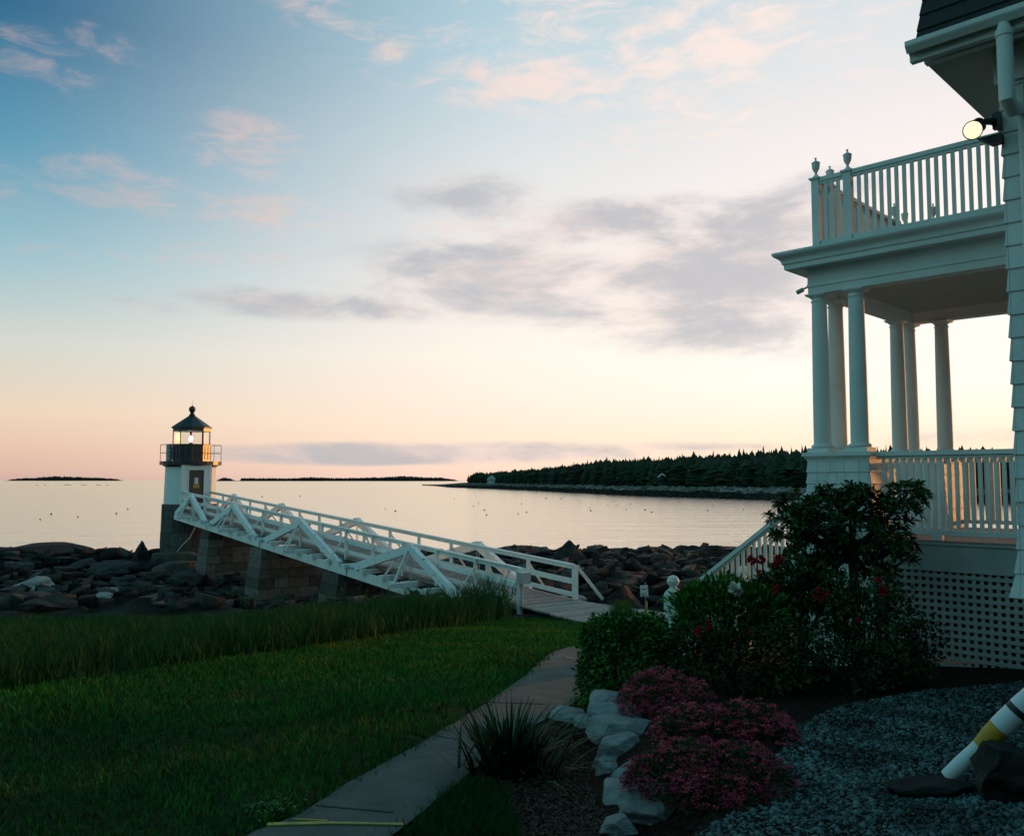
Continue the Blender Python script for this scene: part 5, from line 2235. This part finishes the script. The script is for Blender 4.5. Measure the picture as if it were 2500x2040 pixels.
def bush(name, label, cat, parts, base_px, Y, m, L, Wd, n_st=8, **kw):
    b_ = pix(base_px, 1600, Y)
    b_.z = T(b_.x, b_.y)
    e = empty(name, b_, label, cat)
    pr = []
    for (px, py, dy, rx, rz, n_, lump, lo) in parts:
        c, r = ell(px, py, Y + dy, rx, rz)
        r[1] = min(r[1], .55)
        pr.append((c, r, n_, lump, lo))
    stems(e, b_, [pr[i % len(pr)][0] + Vector((random.uniform(-1, 1) * pr[i % len(pr)][1][0] * .6, random.uniform(-.2, .2), random.uniform(0, .6) * pr[i % len(pr)][1][2])) for i in range(n_st)])
    leafmass(e, pr, m, L, Wd, **kw)
    return e


e_round = bush('rounded_bush', 'rounded green bush at the bend of the concrete path', 'shrub',
               [(1530, 1620, 0, 118, 122, 5200, .14, -.9), (1480, 1560, -.1, 60, 60, 900, .2, -.6), (1590, 1560, .1, 62, 60, 900, .2, -.6), (1455, 1660, -.1, 52, 70, 700, .2, -.9)],
               1530, 8.2, M_leaf_mid, (.035, .065), (.022, .038), 14, br=(.4, 1.5))
e_peo = bush('white_peony', 'bright green spiky peony bush with one white bloom beside the ball-topped newel', 'plant',
             [(1770, 1490, 0, 128, 72, 2300, .22, -.7), (1722, 1530, -.1, 70, 86, 900, .2, -.9), (1830, 1500, 0, 70, 70, 800, .2, -.9), (1706, 1472, 0, 46, 40, 420, .2, -.5)],
             1760, 8.7, M_leaf_mid, (.07, .14), (.016, .028), 16, up=1.1, jit=.6, br=(.5, 1.5))
e_red = bush('red_peony', 'dark peony bush carrying deep red blooms in front of the stair railing', 'plant',
             [(1930, 1450, 0, 90, 62, 1000, .3, -.7), (1985, 1480, 0, 80, 80, 900, .3, -.9), (1880, 1470, 0, 50, 60, 420, .3, -.9), (1950, 1395, 0, 60, 30, 260, .3, -.5)],
             1940, 8.9, M_leaf_dark, (.07, .13), (.022, .036), 16, up=.5, jit=.8)
e_rose = bush('rose_bush', 'dark rose bush with small red roses in front of the lattice', 'shrub',
              [(2130, 1530, 0, 95, 92, 1500, .3, -.9), (2070, 1500, .1, 70, 70, 700, .3, -.9), (2190, 1500, 0, 50, 74, 460, .35, -.9), (2050, 1450, .1, 60, 50, 420, .35, -.9), (2150, 1430, .1, 50, 44, 260, .4, -.9)],
              2110, 8.5, M_leaf_dark, (.035, .065), (.022, .036), 16, up=.2, jit=.9)
e_low = bush('low_shrub', 'low dark shrub filling the bed behind the pink cushions', 'shrub',
             [(1800, 1610, 0, 190, 74, 3600, .25, -.9), (1700, 1590, .1, 90, 70, 1100, .25, -.9), (1930, 1600, 0, 120, 80, 1500, .25, -.9)],
             1810, 7.9, M_leaf_dark, (.035, .07), (.018, .032), 14, up=.3, br=(.35, 1.0))
e_low2 = bush('low_shrub', 'low dark shrub between the rose bush and the gravel', 'shrub',
              [(2080, 1630, 0, 150, 52, 2200, .25, -.9), (2190, 1610, .1, 80, 44, 900, .3, -.9)],
              2090, 7.9, M_leaf_dark, (.035, .07), (.018, .032), 12, up=.3, br=(.35, 1.0))
e_side = bush('small_shrub', 'small sparse dark shrub against the right part of the lattice', 'shrub',
              [(2262, 1560, 0, 46, 56, 420, .4, -.9), (2230, 1600, 0, 50, 40, 380, .4, -.9)],
              2250, 9.0, M_leaf_dark, (.03, .06), (.02, .034), 9, up=.3)


def bloom(e, px, py, Y, rpx, m, label=None, n=46, base=None, **kw):
    c = pix(px, py, Y)
    k = rpx / F * Y
    fo = flower(e, c, k, m, n, label=label, **kw)
    b_ = Vector(e.location)
    m_ = MB()
    m_.tube([c - U * k * .2, c.lerp(b_, .25) + U * .02, c.lerp(b_, .6)], [.004, .004, .005], 5)
    m_.build('flower_stem', M_leaf_dark, e)


for px, py, r_ in [(1836, 1368, 12.5), (1857, 1366, 11), (1901, 1367, 13), (1893, 1378, 8), (1896, 1438, 9), (1889, 1448, 8), (1853, 1397, 6)]:
    bloom(e_red, px, py, 8.55, r_ * 1.15, M_red)
for px, py, r_ in [(2145, 1416, 9), (2158, 1446, 11), (2152, 1436, 8), (1998, 1440, 8), (2004, 1462, 8), (2012, 1452, 6), (1990, 1456, 7), (2096, 1514, 7), (2022, 1446, 6)]:
    bloom(e_rose, px, py, 8.1, r_, M_red)
for px, py, r_ in [(1702, 1545, 11), (1708, 1536, 8), (1730, 1520, 9), (1734, 1530, 7), (1726, 1536, 6), (1832, 1543, 6)]:
    bloom(e_low, px, py, 7.45, r_, M_red)
bloom(e_peo, 1796, 1440, 8.2, 19, M_whitepetal, 'large white peony bloom', 70)
for px, py, r_ in [(1800, 1505, 4), (1797, 1516, 5), (1796, 1527, 5), (1801, 1537, 4)]:
    bloom(e_low, px, py, 7.4, r_, M_whitepetal, None, 20)
for px, py, r_ in [(1735, 1426, 6), (1853, 1464, 8), (1948, 1501, 6), (1727, 1462, 5), (1759, 1434, 5), (1712, 1455, 5), (1940, 1463, 5), (1866, 1430, 6)]:
    bloom(e_peo, px, py, 8.15, r_, M_bud, None, 20)
for px, py, r_ in [(2103, 1418, 6), (2020, 1485, 5), (2046, 1498, 5), (2062, 1432, 5)]:
    bloom(e_rose, px, py, 8.1, r_, M_bud, None, 20)

# pink cushions
def cushion(label, lobes_, nfl, bright):
    """lobes_: (pixel x at the base centre, distance, half width, half depth, height, leaves)"""
    px, Yc = lobes_[0][:2]
    xc = (px - 1250) / F * Yc
    e = empty('pink_cushion', (xc, Yc, T(xc, Yc)), label, 'plant', 'pink cushion plants behind the stone edge')
    parts, Fp = [], []
    for (px, Yc, rx, ry, hh_, n_) in lobes_:
        xc = (px - 1250) / F * Yc
        c = Vector((xc, Yc, T(xc, Yc) - .02))
        r = np.array([rx, ry, hh_])
        parts.append((c, r, int(n_ * 1.3), .10, -.05))
        P, D, k = shell(int(nfl * rx * ry * 9), c, r * 1.04, .12, .95, -.02, 4.0)
        k2 = np.array([noise.noise(Vector((p * 8).tolist())) for p in P])
        keep = k2 + rng.uniform(-.3, .5, len(P)) > -.10
        Fp.append(P[keep])
    leafmass(e, parts, M_leaf_dark, (.018, .034), (.009, .016), up=.8, jit=.6, name='cushion_foliage', br=(.45, 1.2))
    P = np.concatenate(Fp)
    Q, Dd = [], []
    for p in P:
        hs_ = rng.uniform(.7, 1.35)
        for j in range(13):
            d = rng.normal(size=3)
            d[2] = abs(d[2]) * .8
            d /= np.linalg.norm(d)
            Q.append(p + d * rng.uniform(.005, .014) * hs_ * np.array([1.2, 1.2, .8]))
            Dd.append(d)
    Q, Dd = np.array(Q), np.array(Dd)
    V, tm = leaves(Q, Dd, rng.uniform(.006, .012, len(Q)), rng.uniform(.006, .011, len(Q)), .2, 0)
    s_ = np.repeat(rng.uniform(.25, 1.3, len(P)) * bright, 13) * rng.uniform(.75, 1.2, len(Q))
    h_ = np.repeat(rng.uniform(.5, 1.5, len(P)), 13)
    np_mesh('flower_heads', V, tm, np.stack([s_, s_ * h_, s_ * (1.3 - .5 * h_)], 1), M_pink, e)


cushion('farthest pink flowering cushion, next to the rounded bush', [(1608, 6.95, .34, .36, .31, 2200), (1690, 7.0, .17, .28, .22, 800), (1540, 6.8, .15, .22, .19, 500)], 900, 1.0)
cushion('middle pink flowering cushion with the brightest heads at its left', [(1690, 6.12, .31, .27, .21, 2200), (1815, 6.2, .29, .29, .23, 2000), (1880, 6.05, .15, .22, .16, 600)], 760, 1.05)
cushion('nearest and widest pink flowering cushion above the big corner stone', [(1665, 5.05, .34, .34, .23, 2600), (1790, 5.0, .30, .35, .22, 2400), (1590, 5.1, .18, .26, .19, 900), (1735, 4.78, .26, .26, .14, 1300)], 800, .75)

WS = [
    # px, py of the top centre, width px, height px, distance, depth m, seed, label
    (1482, 1690, 90, 60, 7.05, .20, 0, 'farthest pale stone of the bed edge, half under pink flowers'),
    (1500, 1724, 120, 64, 6.8, .20, 1, 'second stone from the far end of the bed edge, rounded'),
    (1528, 1762, 170, 66, 6.5, .20, 2, 'widest flat pale stone of the bed edge'),
    (1516, 1806, 130, 110, 6.2, .22, 3, 'smooth wedge-shaped pale stone in the middle of the bed edge'),
    (1496, 1860, 80, 110, 5.95, .16, 4, 'upright grey stone facing the mulch below the wedge-shaped stone'),
    (1540, 1876, 90, 110, 5.7, .18, 5, 'narrow pale stone in front of the nearest pink cushion'),
    (1522, 1925, 90, 120, 5.4, .18, 6, 'shaded lower stone beside the big corner stone'),
    (1592, 1926, 190, 112, 5.05, .22, 7, 'big pale corner stone nearest the viewer'),
    (1392, 1730, 84, 56, 7.3, .16, 8, 'pale angular stone alone between the path and the rounded bush'),
    (1432, 1752, 56, 36, 7.1, .12, 1, 'small grey stone touching the lone angular stone'),
    (1505, 1998, 76, 50, 4.75, .10, 3, 'little stone half buried in mulch at the foot of the corner stone'),
]
for px, py, w_, h_, Y, dp, sd, lab in WS:
    k = Y / F
    c = pix(px, py, Y)
    rz = h_ * k * .50
    c.z -= rz * .70
    rock('edging_stone', c, (w_ * k * .62, dp * 1.15, rz), M_stone, sd, rot=(sd * .37) % .5 - .25, tilt=.04 * ((sd * 7) % 5 - 2), label=lab, group='stones edging the flower bed', lib=SLABS)
rock('dark_stone', pix(2450, 1868, 4.75), (.24, .2, .19), M_rock, 3, .4, label='dark rounded rock propping the striped float in the gravel')
rock('dark_stone', pix(2265, 1918, 4.85), (.30, .12, .045), M_rock, 5, .0, label='flat dark rock lying in the gravel left of the rounded rock')

# striped float
fa = pix(2312, 1876, 5.05)
fa.z = T(fa.x, fa.y) + .03
fe = pix(2385, 1800, 5.0)
fe2 = pix(2525, 1712, 4.85)
ax1 = (pix(2480, 1738, 4.9) - fa)
Lb = ax1.length
ax1.normalize()
e = empty('striped_float', fa, 'white lobster float with yellow and black bands leaning in the gravel', 'buoy')


def band(name, m, z0, z1):
    prf_ = [(-.0, .002), (.0, .040), (.10, .044), (.22, .041), (.26, .043), (.33, .054), (.42, .060), (.56, .062), (.66, .058), (.74, .04)]
    zs_ = np.linspace(z0, z1, 9)
    m_ = MB()
    m_.lathe([(lerp(prf_[1:], z), z) for z in zs_], fa, 24, ax1)
    o = m_.build(name, m, e)
    auto_smooth(o, 45)


band('white_spindle', M_buoyw, 0, .255)
band('yellow_band', M_buoyy, .2555, .405)
band('white_band', M_buoyw, .4055, .525)
band('black_band', M_buoyb, .5255, .56)
band('white_tip', M_buoyw, .5605, .74)

# gravel
GP = [(1925, 1785), (2050, 1722), (2250, 1686), (2540, 1660), (2540, 2080), (1640, 2080), (1860, 1935)]
P_, s_l, c_l = [], [], []
while len(P_) < 17000:
    yi = rng.uniform(3.6, 9.0)
    xi = rng.uniform(.6, .62 * yi + .4)
    zi = T(xi, yi)
    a, b_ = proj((xi, yi, zi))
    f_ = inpoly(a, b_, GP)
    if not f_:
        continue
    den = .5 + .5 * sst(-.3, .3, noise.noise(Vector((xi * 2.2, yi * 2.2, 3)))) * sst(1640, 1960, a - (b_ - 1900) * -.6)
    if rng.random() > den:
        continue
    P_.append((xi, yi, zi))
    s_l.append(rng.uniform(.004, .012) + (.012 if rng.random() < .07 else 0))
    s_ = rng.uniform(.15, 1.9) * (.55 + .6 * sst(-.35, .3, noise.noise(Vector((xi * 2.6, yi * 2.6, 9)))))
    c_l.append((s_ * rng.uniform(.85, 1.05), s_, s_ * rng.uniform(.95, 1.1)))
P_ = np.array(P_)
n_ = len(P_)
base6 = np.array([(1, 0, 0), (-1, 0, 0), (0, 1, 0), (0, -1, 0), (0, 0, 1), (0, 0, -1.0)])
V = base6[None] * np.array(s_l)[:, None, None] * rng.uniform(.6, 1.4, (n_, 6, 1)) + rng.normal(size=(n_, 6, 3)) * np.array(s_l)[:, None, None] * .25
V = V * np.array([1.2, 1.2, .75]) + P_[:, None, :] + np.array([0, 0, .004])
tm = [(0, 2, 4), (2, 1, 4), (1, 3, 4), (3, 0, 4), (2, 0, 5), (1, 2, 5), (3, 1, 5), (0, 3, 5)]
tag(np_mesh('gravel', V, tm, np.array(c_l), M_pebble), 'loose blue-grey gravel in the bed by the house', 'gravel', kind='stuff')

# bark mulch between path and stones
MP = [(1180, 1905), (1300, 1790), (1415, 1738), (1490, 1715), (1560, 2060), (1250, 2060), (1160, 1960)]
P_, D_, c_l = [], [], []
while len(P_) < 9000:
    yi = rng.uniform(4.3, 8.2)
    xi = rng.uniform(-.6, 1.1)
    zi = T(xi, yi)
    if not inpoly(*proj((xi, yi, zi)), MP):
        continue
    P_.append((xi, yi, zi + .004))
    D_.append((rng.normal(), rng.normal(), rng.uniform(-.1, .5)))
    s_ = rng.uniform(.3, 1.6)
    c_l.append((s_, s_, s_))
V, tm = leaves(np.array(P_), np.array(D_), rng.uniform(.015, .04, len(P_)), rng.uniform(.008, .016, len(P_)), .1, 0)
M_chip = mat('bark_chip', (.065, .046, .028), .9, attr=True)
tag(np_mesh('bark_mulch', V, tm, np.array(c_l), M_chip), 'brown bark mulch between the path and the stone edge', 'mulch', kind='stuff')

# day lily clump beside the path
dl = ground(1245, 1890)
e = empty('day_lily', dl, 'clump of dark arching strap leaves beside the path', 'plant')
n_ = 330
nS = 6
a = rng.uniform(0, 2 * np.pi, n_)
rr = np.abs(rng.normal(0, .10, n_))
base = np.array(dl[:]) + np.stack([np.cos(a) * rr * 1.7, np.sin(a) * rr, np.full(n_, -.01)], 1)
aa = a + rng.normal(0, .7, n_)
out_ = np.stack([np.cos(aa), np.sin(aa), np.zeros(n_)], 1)
side = np.stack([-np.sin(aa), np.cos(aa), np.zeros(n_)], 1)
Ls = rng.uniform(.32, .60, n_)
th0 = rng.uniform(.05, .55, n_) + rr * 2.0
cv = rng.uniform(.1, 1.3, n_)
pos = base.copy()
sec = []
for k in range(nS):
    f_ = k / (nS - 1)
    w = (.013 * (1 - f_ ** 2.2) + .0008)
    sec.append((pos - side * w / 2 * 1.5, pos + side * w / 2 * 1.5))
    th = th0 + cv * f_
    pos = pos + (out_ * np.sin(th)[:, None] + np.array([0, 0, 1.0]) * np.cos(th)[:, None]) * (Ls / (nS - 1))[:, None]
V = np.stack([q for s2 in sec for q in s2], 1)
tm = [(2 * k, 2 * k + 1, 2 * k + 3, 2 * k + 2) for k in range(nS - 1)]
s_ = rng.uniform(.4, 1.3, n_)
np_mesh('strap_leaves', V, tm, np.stack([s_, s_, s_], 1), M_leaf_strap, e)

# rough grass in the near corner of the bed and weeds at the path's edge
P_, hs = [], []
while len(P_) < 9000:
    yi = rng.uniform(3.7, 6.0)
    xi = rng.uniform(-.75, .5)
    zi = T(xi, yi)
    a_, b_ = proj((xi, yi, zi))
    if not inpoly(a_, b_, [(985, 2075), (1075, 1962), (1140, 1915), (1230, 1935), (1270, 2075)]):
        continue
    P_.append((xi, yi, zi))
    hs.append(rng.uniform(.03, .10))
V, tm = blades(np.array(P_), hs, np.full(len(P_), .006), rng.uniform(.2, .8, len(P_)))
s_ = rng.uniform(.4, 1.1, len(P_))
tag(np_mesh('rough_grass', V, tm, np.stack([s_, s_, s_], 1), M_tall), 'short rough grass between the path and the mulch', 'grass', kind='stuff')
wc = ground(665, 1992)
e = empty('clover_patch', wc, 'small patch of pale-tipped weeds at the near left edge of the path', 'weeds')
n_ = 420
P_ = np.array(wc[:]) + np.stack([rng.normal(0, .085, n_), rng.normal(0, .05, n_), rng.uniform(.01, .07, n_)], 1)
V, tm = leaves(P_, rng.normal(size=(n_, 3)) + np.array([0, 0, .6]), rng.uniform(.016, .03, n_), rng.uniform(.012, .02, n_), .15, .1)
s_ = rng.uniform(.5, 1.6, n_)
np_mesh('clover_leaves', V, tm, np.stack([s_, s_, s_], 1), M_leaf_mid, e)
n_ = 26
P_ = np.array(wc[:]) + np.stack([rng.normal(0, .075, n_), rng.normal(0, .045, n_), rng.uniform(.06, .085, n_)], 1)
V, tm = leaves(np.repeat(P_, 6, 0), rng.normal(size=(n_ * 6, 3)), np.full(n_ * 6, .008), np.full(n_ * 6, .006), .1, 0)
np_mesh('clover_heads', V, tm, np.full((n_ * 6, 3), .5), M_whitepetal, e)
